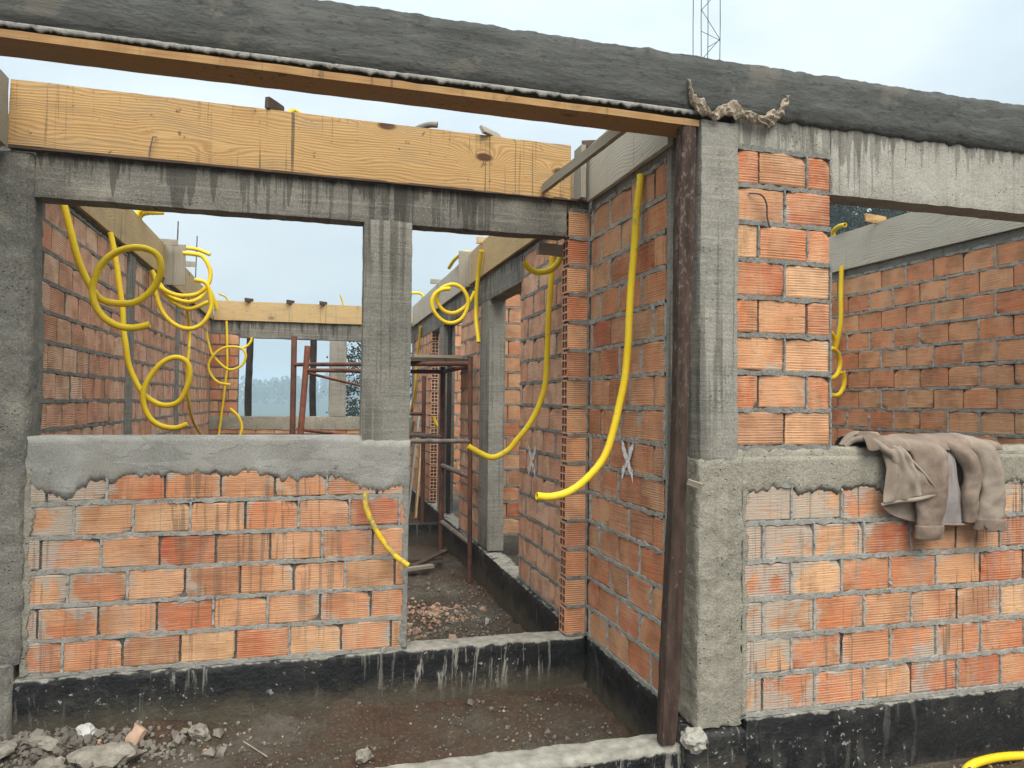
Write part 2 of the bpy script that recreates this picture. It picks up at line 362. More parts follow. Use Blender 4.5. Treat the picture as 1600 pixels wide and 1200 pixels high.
def bark_mat():
    n = NT('prop_bark')
    c = n.ramp(n.noise(n.scale(n.pos, (30, 30, 6)), 1., 5., .65), [(.3, (.022, .014, .010)), (.6, (.065, .040, .028)), (.8, (.10, .066, .047))])
    fl = n.noise(n.scale(n.pos, (60, 60, 26)), 1., 5., .7, .5)
    zmask = n.step(n.sep(n.pos)[2], 1.0, 2.1)
    k = n.math('SUBTRACT', fl, n.math('MULTIPLY', zmask, .09))
    c = n.mix(n.step(k, .56, .50), c, c)
    c = n.mix(n.math('MULTIPLY', n.step(n.math('ADD', fl, n.math('MULTIPLY', zmask, .085)), .60, .70), .55), c, (.21, .16, .135))
    return n.fin(c, .85, n.noise(n.scale(n.pos, (40, 40, 8)), 1., 5., .7), .006, 1., .25)
M['prop_bark'] = bark_mat()
def simple(name, a, b, scale=8., rough=.8, dist=.003, spec=.3, metal=0., detail=4.):
    n = NT(name); f = n.noise(n.pos, scale, detail, .62)
    return n.fin(n.ramp(f, [(.32, a), (.7, b)]), rough, n.noise(n.pos, scale*5, 4.), dist, .8, spec, metal)
M['rust'] = simple('rust', (.12, .045, .027), (.29, .095, .050), 11., .75)
M['rust_dark'] = simple('rust_dark', (.075, .04, .028), (.19, .075, .045), 9., .8)
M['bare_steel'] = simple('bare_steel', (.12, .10, .085), (.26, .21, .17), 14., .7)
M['rebar'] = simple('rebar', (.05, .045, .045), (.11, .09, .08), 14., .7)
M['post_black'] = simple('post_black', (.018, .013, .010), (.05, .037, .028), 6., .9, .01)
M['sack'] = simple('sack', (.22, .17, .115), (.44, .37, .28), 22., .9, .006)
M['foliage'] = simple('foliage', (.012, .022, .012), (.040, .058, .026), 2.4, .8)
M['far_foliage'] = simple('far_foliage', (.022, .040, .022), (.045, .070, .032), .08, .9)
M['bark'] = simple('bark', (.06, .05, .04), (.16, .14, .12), 5., .9, .02)
M['brick_chip'] = simple('brick_chip', (.32, .18, .115), (.56, .39, .28), 9., .9)
M['stone'] = simple('stone', (.15, .13, .10), (.36, .325, .265), 16., .95, .012, detail=6.)
M['gravel'] = simple('gravel', (.10, .085, .065), (.27, .24, .195), 3., .95, .004)
M['white_chip'] = simple('white_chip', (.36, .35, .31), (.56, .55, .51), 13., .9, .006)
def hose_mat(name, dirt):
    n = NT(name)
    c = n.ramp(n.noise(n.pos, 6., 3.), [(.3, (.74, .49, .008)), (.7, (.82, .60, .022))])
    d = n.noise(n.scale(n.pos, (1, 1, 1)), 24., 4., .65, .4)
    c = n.mix(n.math('MULTIPLY', n.step(d, .60-.3*dirt, .70-.2*dirt), .5+.4*dirt), c, (.24, .20, .12))
    c = n.mix(n.math('MULTIPLY', n.step(n.noise(n.pos, 3.3, 5., .7), .55, .8), .25), c, (.46, .38, .16))
    return n.fin(c, .6, n.noise(n.pos, 60., 2.), .002, .4, .3)
M['hose'] = hose_mat('hose', 0.); M['hose_dirty'] = hose_mat('hose_dirty', .55)
M['hose_cement'] = simple('hose_cement', (.16, .155, .135), (.30, .28, .22), 18., .9)
def soil_mat():
    n = NT('soil')
    v = n.noise(n.pos, 1.5, 6., .62, .3)
    c = n.ramp(v, [(.28, (.044, .029, .018)), (.40, (.105, .056, .030)), (.52, (.105, .080, .052)), (.72, (.21, .185, .145))])
    c = n.mix(n.math('MULTIPLY', n.step(n.noise(n.pos, 55., 4., .7), .52, .75), .6), c, (.25, .215, .165))
    c = n.mix(n.math('MULTIPLY', n.step(n.noise(n.pos, 30., 4., .7), .48, .3), .5), c, (.035, .025, .017))
    far = n.step(n.sep(n.pos)[1], 25., 60.)
    c = n.mix(far, c, n.ramp(n.noise(n.pos, .03, 4.), [(.35, (.07, .12, .045)), (.65, (.15, .16, .07))]))
    return n.fin(c, .82, n.noise(n.pos, 24., 7., .78), .035, 1., .35)
M['soil'] = soil_mat()
def jacket_mat(name, a, b, c3):
    n = NT(name)
    c = n.ramp(n.noise(n.pos, 7., 5., .6, .3), [(.3, a), (.55, b), (.8, c3)])
    c = n.mix(n.step(n.noise(n.pos, 160., 2.), .4, .7), c, n.mix(.10, c, (.42, .33, .25)))
    return n.fin(c, .92, n.math('ADD', n.noise(n.pos, 28., 4.), n.math('MULTIPLY', n.noise(n.pos, 240., 2.), .3)), .004, .7, .15)
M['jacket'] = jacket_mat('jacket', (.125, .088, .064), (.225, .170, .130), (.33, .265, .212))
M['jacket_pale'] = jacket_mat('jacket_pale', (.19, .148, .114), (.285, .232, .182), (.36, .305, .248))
M['lining'] = jacket_mat('lining', (.20, .175, .165), (.27, .235, .222), (.31, .28, .26))
M['cuff_dark'] = simple('cuff_dark', (.018, .014, .012), (.035, .028, .024), 20.)
M['button'] = simple('button', (.14, .12, .10), (.20, .18, .15), 20., .4)
def chalk_mat():
    n = NT('chalk'); al = n.step(n.noise(n.pos, 40., 4., .7), .32, .50)
    n.put(n.b.inputs['Alpha'], n.math('MULTIPLY', al, .95)); return n.fin((.80, .79, .78), .9)
M['chalk'] = chalk_mat()

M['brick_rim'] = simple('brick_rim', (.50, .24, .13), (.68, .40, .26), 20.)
M['brick_hole_shade'] = simple('brick_hole_shade', (.16, .05, .025), (.26, .085, .04), 20.)  # channel insides coloured darker, shade of the holes put into the colour
# ---------------------------------------------------------------- bricks
BL, BH, BT = .2375, .138, .09           # brick length, height, thickness
PL, PH = .2475, .155                    # pitch
def brick_mesh(name, mat, L=BL, g=14, depth=.0018, seed=0):
    rng = random.Random(seed); V = []; F = []
    xs = [-L/2, -L*.2+rng.uniform(-.02, .02), L*.2+rng.uniform(-.02, .02), L/2]
    rows = 2*g+1; chk = rng.uniform(.3, 1.2)
    chip = [(rng.choice((0, 3)), rng.choice((0, rows-1)))] if rng.random() < .5 else []
    for r in range(rows):
        t = r/(rows-1); z = .0+BH*t
        for c, x in enumerate(xs):
            y = (depth if r % 2 else 0)+rng.uniform(-.0006, .0006)
            xx = x+(rng.uniform(-.0022, .0022) if c in (0, 3) else 0); zz = z
            if r in (0, rows-1): y += .004; zz += rng.uniform(-.002, .002)
            if c in (0, 3): y += .003
            for cc, cr_ in chip:
                if cc == c and abs(cr_-r) < 7:
                    k = (7-abs(cr_-r))/7*chk; y += .014*k; xx += (.018 if c == 0 else -.018)*k
            V.append((xx, y, zz))
    for r in range(rows-1):
        for c in range(3):
            a = r*4+c; F.append((a, a+1, a+5, a+4))
    b0 = len(V)
    V += [(-L/2, BT, 0), (L/2, BT, 0), (L/2, BT, BH), (-L/2, BT, BH)]
    F.append((0, b0, b0+1, 3, 2, 1)); t = (rows-1)*4
    F.append((t, t+1, t+2, t+3, b0+2, b0+3))
    F.append(tuple([r*4 for r in range(rows)]+[b0+3, b0])); F.append(tuple([r*4+3 for r in range(rows-1, -1, -1)]+[b0+1, b0+2]))
    F.append((b0, b0+3, b0+2, b0+1))
    me = pydata(name, V, F); me.materials.append(mat); return me
def hollow_mesh(name, mat, L):
    """brick whose end at -x shows the six channels; face grooves on -y"""
    V = []; F = []
    ys = [0, .008, .041, .049, .082, .09]; zs = [0, .010, .044, .053, .088, .097, .131, .141]
    def v(*p): V.append(p); return len(V)-1
    g = {(i, j): v(-L/2, y, z) for i, y in enumerate(ys) for j, z in enumerate(zs)}
    for i in range(5):
        for j in range(7):
            q = [g[i, j], g[i, j+1], g[i+1, j+1], g[i+1, j]]
            if i % 2 and j % 2:
                D = .10 if L > .11 else L*.8
                b = [v(-L/2+D, V[k][1], V[k][2]) for k in q]
                for k in range(4): F.append((q[k], q[(k+1) % 4], b[(k+1) % 4], b[k]))
                F.append(tuple(b))
            else: F.append(tuple(q))
    n = 24; col = []
    for r in range(n+1):
        z = BH*r/n; y = .0026 if r % 2 else 0
        col.append((v(-L/2, y, z), v(L/2, y, z)))
    for r in range(n): F.append((col[r][0], col[r][1], col[r+1][1], col[r+1][0]))
    a, b, c, d = v(L/2, .09, 0), v(L/2, .09, BH), v(-L/2, .09, 0), v(-L/2, .09, BH)
    F += [(col[0][0], c, a, col[0][1]), (col[n][0], col[n][1], b, d), (c, d, b, a), tuple([x[1] for x in col]+[b, a])]
    me = pydata(name, V, F); me.materials.append(mat); me.materials.append(M['brick_rim']); me.materials.append(M['brick_hole_shade'])
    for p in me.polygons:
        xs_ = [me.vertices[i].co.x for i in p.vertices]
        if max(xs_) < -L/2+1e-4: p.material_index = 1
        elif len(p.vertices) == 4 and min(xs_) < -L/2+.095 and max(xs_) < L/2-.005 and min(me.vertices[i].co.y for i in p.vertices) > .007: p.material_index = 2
    return me
VAR = {}
def variants(mat, depth):
    k = (mat.name, depth)
    if k not in VAR: VAR[k] = [brick_mesh('brick', mat, g=random.choice((13, 14, 15)), depth=depth*random.choice((.3, .6, .9, 1, 1.2)), seed=i*7+len(VAR)*31) for i in range(10)]
    return VAR[k]
def mortar_mesh(rows, cols, u0, u1, z0, nrows, step=.015, proud=.002, amp=.006):
    """bed ribbons (top and bottom edges wandering over the bricks) and filled upright joints"""
    V = []; F = []
    def ribbon(pts, half):       # pts: (u,z) centre line, direction across given by half vector
        base = len(V); n = len(pts)
        for (u, z, hu, hz) in pts:
            q = Vector((u*9, z*31+z0, nrows+u0))
            f = proud+amp*noise.noise(q*2.2)+amp*.7*noise.noise(q*7)+.018*max(0, noise.noise(q*4.1)-.3)
            w1 = 1.05+.75*noise.noise(q*3+Vector((9, 0, 0)))+.45*noise.noise(q*9); w2 = 1.05+.75*noise.noise(q*3+Vector((0, 9, 0)))+.45*noise.noise(q*8)
            V.extend([(u+hu*w1*1.05, .02, z+hz*w1*1.05), (u+hu*w1*.8, -f, z+hz*w1*.8), (u-hu*w2*.8, -f+.002, z-hz*w2*.8), (u-hu*w2*1.05, .02, z-hz*w2*1.05)])
        for i in range(n-1):
            for k in range(3):
                a = base+i*4+k; F.append((a, a+1, a+5, a+4))
    for z, a, b in rows:
        n = max(2, int((b-a)/step))
        ribbon([(a+(b-a)*i/n, z, 0, .0112) for i in range(n+1)], None)
    for u, za, zb in cols:
        n = max(3, int((zb-za)/step))
        ribbon([(u, za+(zb-za)*i/n, -.006, 0) for i in range(n+1)], None)
    return V, F
def brick_wall(name, label, origin, rz, layout, mat, mortar, depth=.0012, core=None, step=.015, fill=.4, jitter=1., thick=.10, beds=None, group=None, proud=.002):
    """layout: list of (row, [(u0,u1),...]); local x along the face, -y out of the face, z up"""
    w = empty(name, origin, rz, label, 'brick wall', group)
    rng = random.Random(sum(map(ord, label))+len(layout))
    vs = variants(mat, depth); cols = []; rows = {}
    for r, spans in layout:
        z = r*PH
        for (a, b) in spans:
            if b-a < .025: continue
            me = rng.choice(vs); o = bpy.data.objects.new('brick', me); C.objects.link(o); o.parent = w
            L = b-a-.012
            o.location = ((a+b)/2, rng.uniform(-.002, .003)*jitter, z+.0085+rng.uniform(-.0035, .0035)*jitter)
            o.scale = ((L/BL)*rng.choice((1, 1, 1)), 1, 1)
            o.rotation_euler = (rng.uniform(-.006, .006), rng.uniform(-.007, .007)*jitter, rng.uniform(-.006, .006)*jitter)
            if rng.random() < fill: cols.append((b, z+.005, z+PH-.005))
        lo = min(s[0] for s in spans); hi = max(s[1] for s in spans)
        # bed joints under contiguous runs
        run = sorted(spans); cur = list(run[0])
        for a, b in run[1:]:
            if a-cur[1] < .03: cur[1] = b
            else: rows.setdefault(r, []).append(tuple(cur)); cur = [a, b]
        rows.setdefault(r, []).append(tuple(cur))
    beds_l = []
    top = max(r for r, s in layout)
    for r, runs in rows.items():
        for a, b in runs:
            beds_l.append((r*PH, a, b))
            if r == top: beds_l.append(((r+1)*PH, a, b))
    V, F = mortar_mesh(beds_l, cols, origin[0]+origin[1]*3, 0, origin[2], len(layout), step, proud)
    link('mortar', pydata('mortar', V, F), mortar, w, 60)
    cv = core or [(a, b, r*PH, (r+1)*PH) for r, runs in rows.items() for a, b in runs]
    V = []; F = []
    for a, b, z0, z1 in cv:
        k = len(V); e = .003
        V += [(a, .014, z0), (b, .014, z0), (b, .014, z1), (a, .014, z1), (a, thick, z0), (b, thick, z0), (b, thick, z1), (a, thick, z1)]
        F += [tuple(k+i for i in q) for q in ((0, 1, 2, 3), (5, 4, 7, 6), (4, 0, 3, 7), (1, 5, 6, 2), (3, 2, 6, 7), (4, 5, 1, 0))]
    link('mortar_core', pydata('mortar_core', V, F), M['mortar_dark'], w)
    return w
def spans(u0, u1, off, gaps=(), pitch=PL):
    """bricks of one course from u0 to u1; off = where joints fall; gaps = openings"""
    js = [u0]; k = math.floor((u0-off)/pitch)+1
    while off+k*pitch < u1-.03:
        if off+k*pitch > u0+.03: js.append(off+k*pitch)
        k += 1
    js.append(u1)
    return list(zip(js[:-1], js[1:]))

# ================================================================ GROUND
def axis(fine, lo, hi):
    a, b, s = fine; c = [a+i*s for i in range(int((b-a)/s)+1)]
    x = c[-1]; st = s
    while x < hi: st *= 1.5; x += st; c.append(x)
    x = c[0]; st = s; pre = []
    while x > lo: st *= 1.5; x -= st; pre.append(x)
    return pre[::-1]+c
gx = axis((-3.6, .1, .026), -1500, 1500); gy = axis((-.5, 4.6, .026), -40, 2600)
def gz(x, y):
    if -6 < x < 6 and -3 < y < 12:
        p = Vector((x, y, 0)); z = -.27
        if y < 1.2: z = -.295+.035*(1-min(1, abs(y-1.1)/.3)) if y > .1 else -.35
        if y > 1.2 and x < 0: z = -.32
        if x > -.2 and y < .1: z = -.295
        if x < -2.0 and y < 1.1: z += .03*min(1, (-2.0-x)/.6)
        z += .035*fbm(p*2.4)+.022*fbm(p*8, 4)+.009*fbm(p*27, 3)
        return z
    d = max(0, y-14)
    return -.34-min(5, d*.03)
V = [(x, y, gz(x, y)) for y in gy for x in gx]; nx = len(gx)
F = [(j*nx+i, j*nx+i+1, (j+1)*nx+i+1, (j+1)*nx+i) for j in range(len(gy)-1) for i in range(nx-1)]
tag(link('ground', pydata('ground', V, F), M['soil'], None, 180), kind='structure')

# ================================================================ FRONT PLANE (Y = 0)
# right-hand front wall: brick pier beside the column, low wall under the window opening
FX = .035; lay = []
for r in range(6):
    s = spans(FX, 3.4, (FX+.10) if r % 2 == 0 else FX+.235, pitch=.2475); lay.append((r, s))
fwall = brick_wall('brick_wall', 'low front brick wall stained with cement runs, below the brown jacket', (0, 0, 0), 0, lay, M['brick_smeared'], M['mortar_pale'], core=[(0, 3.4, 0, 1.08)], step=.012, fill=.75, proud=.003)
pl = []
for i in range(8):
    r = 7+i
    pl.append((r, [(.005, .236), (.236, .462)] if i % 2 == 0 else [(.005, .112), (.112, .345), (.345, .462)]))
pier = brick_wall('brick_pier', 'tall narrow brick pier between the concrete column and the right window opening', (0, 0, 0), 0, pl, M['brick_clean'], M['mortar'], core=[(.006, .452, 1.085, 2.325)], step=.011, fill=.55, jitter=1.3)
pier['category'] = 'brick pier'
# the sill cast on the low wall
sill = rough('window_sill', (.0, 3.4, -.005, .125, .935, 1.085), M['concrete_rough'], None, 'rough grey concrete sill band carrying the brown jacket', 'sill', res=.018, amp=.006, freq=22, edge=.010, amp2=.004)
def ragged(name, x0, x1, ztop, zbot, y, t, mat, parent, step=.009, wob=.05, seed=0., rows=7, rz=0, wf=7., grain=1.):
    """a skim of mortar with a torn lower edge, lying on a wall face"""
    V = []; F = []; n = int((x1-x0)/step)
    for i in range(n+1):
        x = x0+(x1-x0)*i/n
        zb = (zbot(x) if callable(zbot) else zbot)+wob*.75*fbm(Vector((x*wf, seed, 0)), 5)+wob*.35*noise.noise(Vector((x*24, seed, 8)))+wob*.25*noise.noise(Vector((x*75, seed, 3)))
        zt = (ztop(x) if callable(ztop) else ztop)
        for k in range(rows+1):
            s = k/rows; z = zt+(zb-zt)*s
            d = t*(1-max(0, (s-.9)/.1)**2*.9)+grain*(.003*fbm(Vector((x*8, seed+3, z*8)))+.0015*noise.noise(Vector((x*40, seed, z*40))))
            if k == rows: d = -.004
            V.append((x, y-d, z))
    m = rows+1
    for i in range(n):
        for k in range(rows): a = i*m+k; F.append((a, a+1, a+m+1, a+m))
    me = pydata(name, V, F); o = link(name, me, mat, parent, 70)
    sm = o.modifiers.new('s', 'SOLIDIFY'); sm.thickness = .003; sm.offset = -1
    return o
ragged('mortar_skim', .0, 3.4, 1.05, .905, -.002, .007, M['concrete_rough'], sill, wob=.055, seed=2.)
# front column
col = empty('concrete_column', (0, 0, -.45), 0, 'rough concrete corner column right of the leaning dark prop', 'column')
o = rough('shaft', (-.165, .012, -.012, .19, 1.02, 2.42), M['concrete_column'], col, res=.02, amp=.004, freq=14, edge=.007, amp2=.004); o.matrix_parent_inverse = Matrix.Translation((0, 0, .45))
o = rough('column_base', (-.170, .038, -.012, .185, -.03, 1.05), M['concrete_rough'], col, res=.016, amp=.007, freq=24, edge=.008, amp2=.006); o.matrix_parent_inverse = Matrix.Translation((0, 0, .45))
o = rough('footing', (-.215, .05, -.03, .18, -.55, -.035), M['bitumen_streaked'], col, res=.02, amp=.006, freq=18, edge=.012, amp2=.006); o.matrix_parent_inverse = Matrix.Translation((0, 0, .45))
# lintel over the right opening
rough('concrete_lintel', [(.464, 3.4, .002, .13, 2.165, 2.50), (.0, .464, .003, .128, 2.328, 2.50)], M['concrete_pale'], None, 'pale grey concrete lintel with dark runs over the right window opening', 'lintel', res=.02, amp=.0022, freq=16, edge=.003, amp2=.003)
# top beam with fresh render
beam = empty('tie_beam', (-1, .06, 2.43), 0, 'dark freshly rendered concrete beam running across the whole top', 'beam')
inv = Matrix.Translation((1, -.06, -2.43))
def beam_top():
    V = []; F = []; x0, x1 = -4.2, 3.5; n = 640
    prof = [(-.004, 2.437), (-.016, 2.445), (-.022, 2.49), (-.022, 2.54), (-.02, 2.59), (-.02, 2.63), (-.012, 2.668), (.01, 2.678), (.07, 2.675), (.13, 2.675), (.145, 2.66), (.15, 2.55), (.148, 2.437)]
    m = len(prof)
    for i in range(n+1):
        x = x0+(x1-x0)*i/n
        lowz = .0 if x < -.1 else .012
        for k, (y, z) in enumerate(prof):
            q = Vector((x, y, z)); d = nvec(q*6)*.004+nvec(q*45)*.0028
            if k in (6, 7): d.z += .005*fbm(Vector((x*14, 0, 4)), 5)+.007*max(0, noise.noise(Vector((x*3.1, 2, 0))))
            if k in (8, 9): d.z += .004*fbm(Vector((x*9, y*9, 4)), 4)
            if k in (0, 1, 2) and x > -.1: d.z += .010*fbm(Vector((x*16, 5, 0)), 5)+lowz
            elif k in (0, 1): d *= .4; d.z += .003*fbm(Vector((x*14, 2, 0)), 4)
            V.append(q+d)
    for i in range(n):
        for k in range(m): a = i*m+k; b = i*m+(k+1) % m; F.append((a, b, b+m, a+m))
    F.append(tuple(range(m))); F.append(tuple(range(n*m, n*m+m))[::-1])
    return pydata('rendered_beam', V, F)
o = link('rendered_beam', beam_top(), M['fresh_render'], beam, 60); o.matrix_parent_inverse = inv
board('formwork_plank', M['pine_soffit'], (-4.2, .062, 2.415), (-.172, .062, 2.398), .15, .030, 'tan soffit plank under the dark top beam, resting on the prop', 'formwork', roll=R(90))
# pale cement fringe on the edge of that plank
o = ragged('cement_fringe', -4.2, -.18, 2.446, 2.429, -.0160, .0005, M['mortar_pale'], beam, wob=.013, seed=9., rows=3, wf=28., step=.007, grain=.05); o.matrix_parent_inverse = inv
# foundations
rough('foundation_beam', (.052, 3.4, -.010, .13, -.62, -.010), M['bitumen_front'], None, 'black tar coated foundation beam under the right front wall', 'foundation', res=.02, amp=.004, freq=14, edge=.006, amp2=.004)
rough('foundation_beam', (-3.3, -.217, .005, .142, -.62, -.088), M['bitumen_low'], None, 'low front foundation beam with rough pale top, at the foot of the prop', 'foundation', res=.018, amp=.007, freq=16, edge=.012, amp2=.008)
# leaning prop
def prop():
    top = Vector((-.203, .018, 2.396)); bot = Vector((-.283, .03, -.082)); n = 60; V = []; F = []
    for i in range(n+1):
        t = i/n; p = bot.lerp(top, t)
        p += Vector((.010*math.sin(t*5), .004*math.sin(t*7), 0)); w = .038+.004*math.sin(t*9)-.003*t
        if t < .06: w *= .92+.08*t/.06
        for k in range(12):
            an = math.pi*2*(k+.5)/12; c, s = math.cos(an), math.sin(an)
            e = (abs(c)**5+abs(s)**5)**(-1/5)*.93
            q = p+Vector((c*e*w, s*e*w*.85, 0)); V.append(q+nvec(q*20)*.003)
    for i in range(n):
        for k in range(12): F.append((i*12+k, i*12+(k+1) % 12, (i+1)*12+(k+1) % 12, (i+1)*12+k))
    F.append(tuple(range(12))[::-1]); F.append(tuple(range(n*12, n*12+12)))
    return pydata('wooden_prop', V, F)
tag(link('wooden_prop', prop(), M['prop_bark'], None, 60), 'dark weathered wooden prop leaning against the concrete column under the beam', 'prop')
# wedge between prop and column
board('wood_wedge', M['wood_grey'], (-.225, -.022, .955), (-.165, -.035, .935), .026, .012, 'small grey wooden wedge stuck out beside the prop', 'wood scrap', roll=.4, res=.02)

# ================================================================ PORCH SIDE WALL (X = -.19, faces -X)
ZI = Matrix.Identity(4)
lay = [(r, spans(0, .90, .04+(.124 if r % 2 else 0))) for r in range(15)]
side = brick_wall('brick_wall', 'porch side wall of clean orange bricks with one long yellow conduit', (-.19, 1.14, 0), R(-90), lay, M['brick_clean'], M['mortar_pale'], step=.013, fill=.6, jitter=1.2)
rough('foundation_beam', (-.198, -.05, .19, 1.125, -.6, -.010), M['bitumen'], None, 'tarred foundation beam below the porch side wall', 'foundation', res=.02, amp=.005, freq=14, edge=.006, amp2=.005)
rough('concrete_column', (-.192, -.06, .192, .238, .0, 2.36), M['concrete_column'], None, 'narrow strip of grey concrete between side wall bricks and the prop', 'column', res=.03, amp=.003)
board('formwork_board', M['wood_silver'], (-.212, 1.122, 2.515), (-.212, .16, 2.515), .30, .028, 'grey weathered formwork board above the porch side wall', 'formwork')
rough('tie_beam', (-.193, -.06, .2, 1.12, 2.318, 2.62), M['concrete_shade'], None, 'wall beam behind the grey porch formwork', 'beam', res=.08, amp=.003)
board('wooden_brace', M['wood_grey'], (-.475, 1.10, 2.415), (-.40, .10, 2.437), .05, .028, 'grey wooden batten bridging from pine formwork to the front beam', 'batten', res=.04)

# ================================================================ PORCH BACK WALL (Y = 1.143)
B = 1.143
offs = [.233, .1285, .2475, .1345, .018, .1515]
lay = [(r, spans(-2.9, -1.178, -2.9-((-2.9) % PL)+offs[r])) for r in range(6)]
bw = brick_wall('brick_wall', 'low orange brick wall under the left window opening, plaster along its top', (0, B, 0), 0, lay, M['brick_front'], M['mortar_pale'], core=[(-2.9, -1.18, 0, .95)], step=.012, fill=.35, jitter=1.3)
o = rough('sill_band', (-2.9, -1.18, B+.002, B+.12, .925, 1.085), M['smooth_plaster'], bw, res=.025, amp=.002, freq=14, edge=.006); o.matrix_parent_inverse = Matrix.Translation((0, -B, 0))
o = ragged('plaster_skim', -2.93, -1.168, lambda x: 1.083 if x < -1.42 else 1.06+.012*noise.noise(Vector((x*20, 1, 0))), lambda x: .88+.02*math.sin(x*5)-.03*(x < -2.65)-.07*max(0, min(1, (x+1.50)/.08)), B, .0045, M['smooth_plaster'], bw, wob=.06, seed=1., wf=6.); o.matrix_parent_inverse = Matrix.Translation((0, -B, 0))
# torn vertical smear beside the left column
def vsmear(x0, z0, z1, w, seed, mat, parent, y=B, side=1):
    V = []; F = []; n = int((z1-z0)/.014); m = 5
    for i in range(n+1):
        z = z0+(z1-z0)*i/n; ww = w*(1+.7*fbm(Vector((seed, z*8, 0)), 5)+.35*noise.noise(Vector((z*60, seed, 0))))
        for k in range(m+1):
            s = k/m; x = x0+side*ww*s; d = .006*(1-s*s*.8)+.002*noise.noise(Vector((x*30, z*30, seed)))
            if k == m: d = -.004
            V.append((x, y-d, z))
    for i in range(n):
        for k in range(m): a = i*(m+1)+k; q = (a, a+1, a+m+2, a+m+1); F.append(q if side > 0 else q[::-1])
    o = link('mortar_skim', pydata('mortar_skim', V, F), mat, parent, 70)
    sm = o.modifiers.new('s', 'SOLIDIFY'); sm.thickness = .005; sm.offset = -1
    return o
o = vsmear(-2.905, -.0, .93, .032, 3., M['concrete_rough'], bw); o.matrix_parent_inverse = Matrix.Translation((0, -B, 0))
o = vsmear(-1.172, 0., .84, .03, 6., M['mortar'], bw, side=-1); o.matrix_parent_inverse = Matrix.Translation((0, -B, 0))
o = vsmear(.036, .0, .95, .028, 12., M['concrete_rough'], fwall, y=0)
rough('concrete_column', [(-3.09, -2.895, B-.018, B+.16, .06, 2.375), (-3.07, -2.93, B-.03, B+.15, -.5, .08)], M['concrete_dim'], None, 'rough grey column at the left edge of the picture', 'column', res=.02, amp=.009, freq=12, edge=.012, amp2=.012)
rough('concrete_column', (-1.4185, -1.1714, B-.004, B+.125, .97, 2.19), M['concrete_column'], None, 'smooth drip stained column between left window opening and doorway', 'column', res=.02, amp=.002, freq=12, edge=.004, amp2=.003)
rough('concrete_lintel', [(-2.90, -.322, B, B+.122, 2.172, 2.385), (-.322, -.19, B+.001, B+.12, 2.30, 2.384)], M['concrete_lintel'], None, 'drip stained concrete lintel under the long pine formwork board', 'lintel', res=.022, amp=.0025, freq=10, edge=.005, amp2=.003)
board('formwork_board', M['pine'], (-3.0, B-.022, 2.545), (-.318, B-.022, 2.520), .30, .026, 'long knotty pine formwork board above the porch window and doorway', 'formwork', res=.04, amp=.002)
board('formwork_cleat', M['wood_grey'], (-.262, B-.024, 2.375), (-.262, B-.024, 2.665), .118, .030, 'short upright grey board closing the right end of the pine board', 'formwork', roll=0)
board('shadow_strip', M['wood_dark'], (-3.0, B-.010, 2.388), (-.20, B-.010, 2.372), .05, .014, 'thin dark strip standing in for the shadow line below the long pine board', 'formwork', roll=R(90))  # dark strip added for the shadow gap under the board's overhang
board('formwork_board', M['wood_grey'], (-3.008, 1.10, 2.535), (-3.008, -.4, 2.535), .31, .026, 'grey board end cut off by the left picture edge', 'formwork')
# door jamb pier with open brick ends
dp = empty('brick_pier', (-.255, B, 0), 0, 'brick door jamb showing open channel ends beside the doorway', 'brick pier')
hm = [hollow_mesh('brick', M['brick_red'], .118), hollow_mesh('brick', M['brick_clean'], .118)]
for r in range(15):
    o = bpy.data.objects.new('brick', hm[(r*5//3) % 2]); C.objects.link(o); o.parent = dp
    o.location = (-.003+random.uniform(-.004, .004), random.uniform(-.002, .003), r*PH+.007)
V, F = mortar_mesh([(r*PH, -.056, .06) for r in range(16)]+[], [(.06, r*PH, (r+1)*PH) for r in range(15)], 3.3, 0, 0, 15, .012, .003)
link('mortar', pydata('mortar', V, F), M['mortar'], dp, 60)
o = link('mortar_core', boxes_mesh('mortar_core', [(-.052, .064, .016, .088, 0, 2.3)], res=.2, amp=0, edge=0), M['mortar_dark'], dp)
rough('foundation_beam', (-3.06, -.20, B-.008, B+.14, -.6, -.008), M['bitumen_streaked'], None, 'tarred foundation beam with cement runs under the doorway and low wall', 'foundation', res=.02, amp=.005, freq=14, edge=.010, amp2=.006)

# ================================================================ ROOM BEHIND: LEFT WALL (X = -3, faces +X)
segs = [(1.30, 3.40, 'near'), (3.60, 5.50, 'middle'), (5.68, 8.2, 'far')]
labs = ['left room wall of salmon bricks nearest the window column, behind the big conduit loop', 'salmon brick panel between two thin columns on the left room wall', 'farthest salmon brick panel of the left room wall, ending at the corner']
for (a, b, _), lb in zip(segs, labs):
    lay = [(r, spans(0, b-a, .06+(.12 if r % 2 else 0), pitch=.2475)) for r in range(15)]
    brick_wall('brick_wall', lb, (-3.0, a, 0), R(90), lay, M['brick_salmon'], M['mortar'], step=.03, fill=.2, depth=.002)
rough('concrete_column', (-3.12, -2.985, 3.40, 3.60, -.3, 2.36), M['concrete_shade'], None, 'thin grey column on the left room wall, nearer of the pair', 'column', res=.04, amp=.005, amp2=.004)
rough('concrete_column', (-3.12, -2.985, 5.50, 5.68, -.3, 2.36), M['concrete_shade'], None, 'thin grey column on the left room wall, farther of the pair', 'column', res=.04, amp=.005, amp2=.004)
rough('foundation_beam', (-3.12, -2.98, 1.3, 8.2, -.6, -.012), M['bitumen'], None, 'tarred foundation beam below the left room wall', 'foundation', res=.06, amp=.004)
board('formwork_board', M['pine_worn'], (-2.975, 1.55, 2.505), (-2.975, 4.55, 2.515), .30, .026, 'worn pine formwork board above the near left room wall', 'formwork')
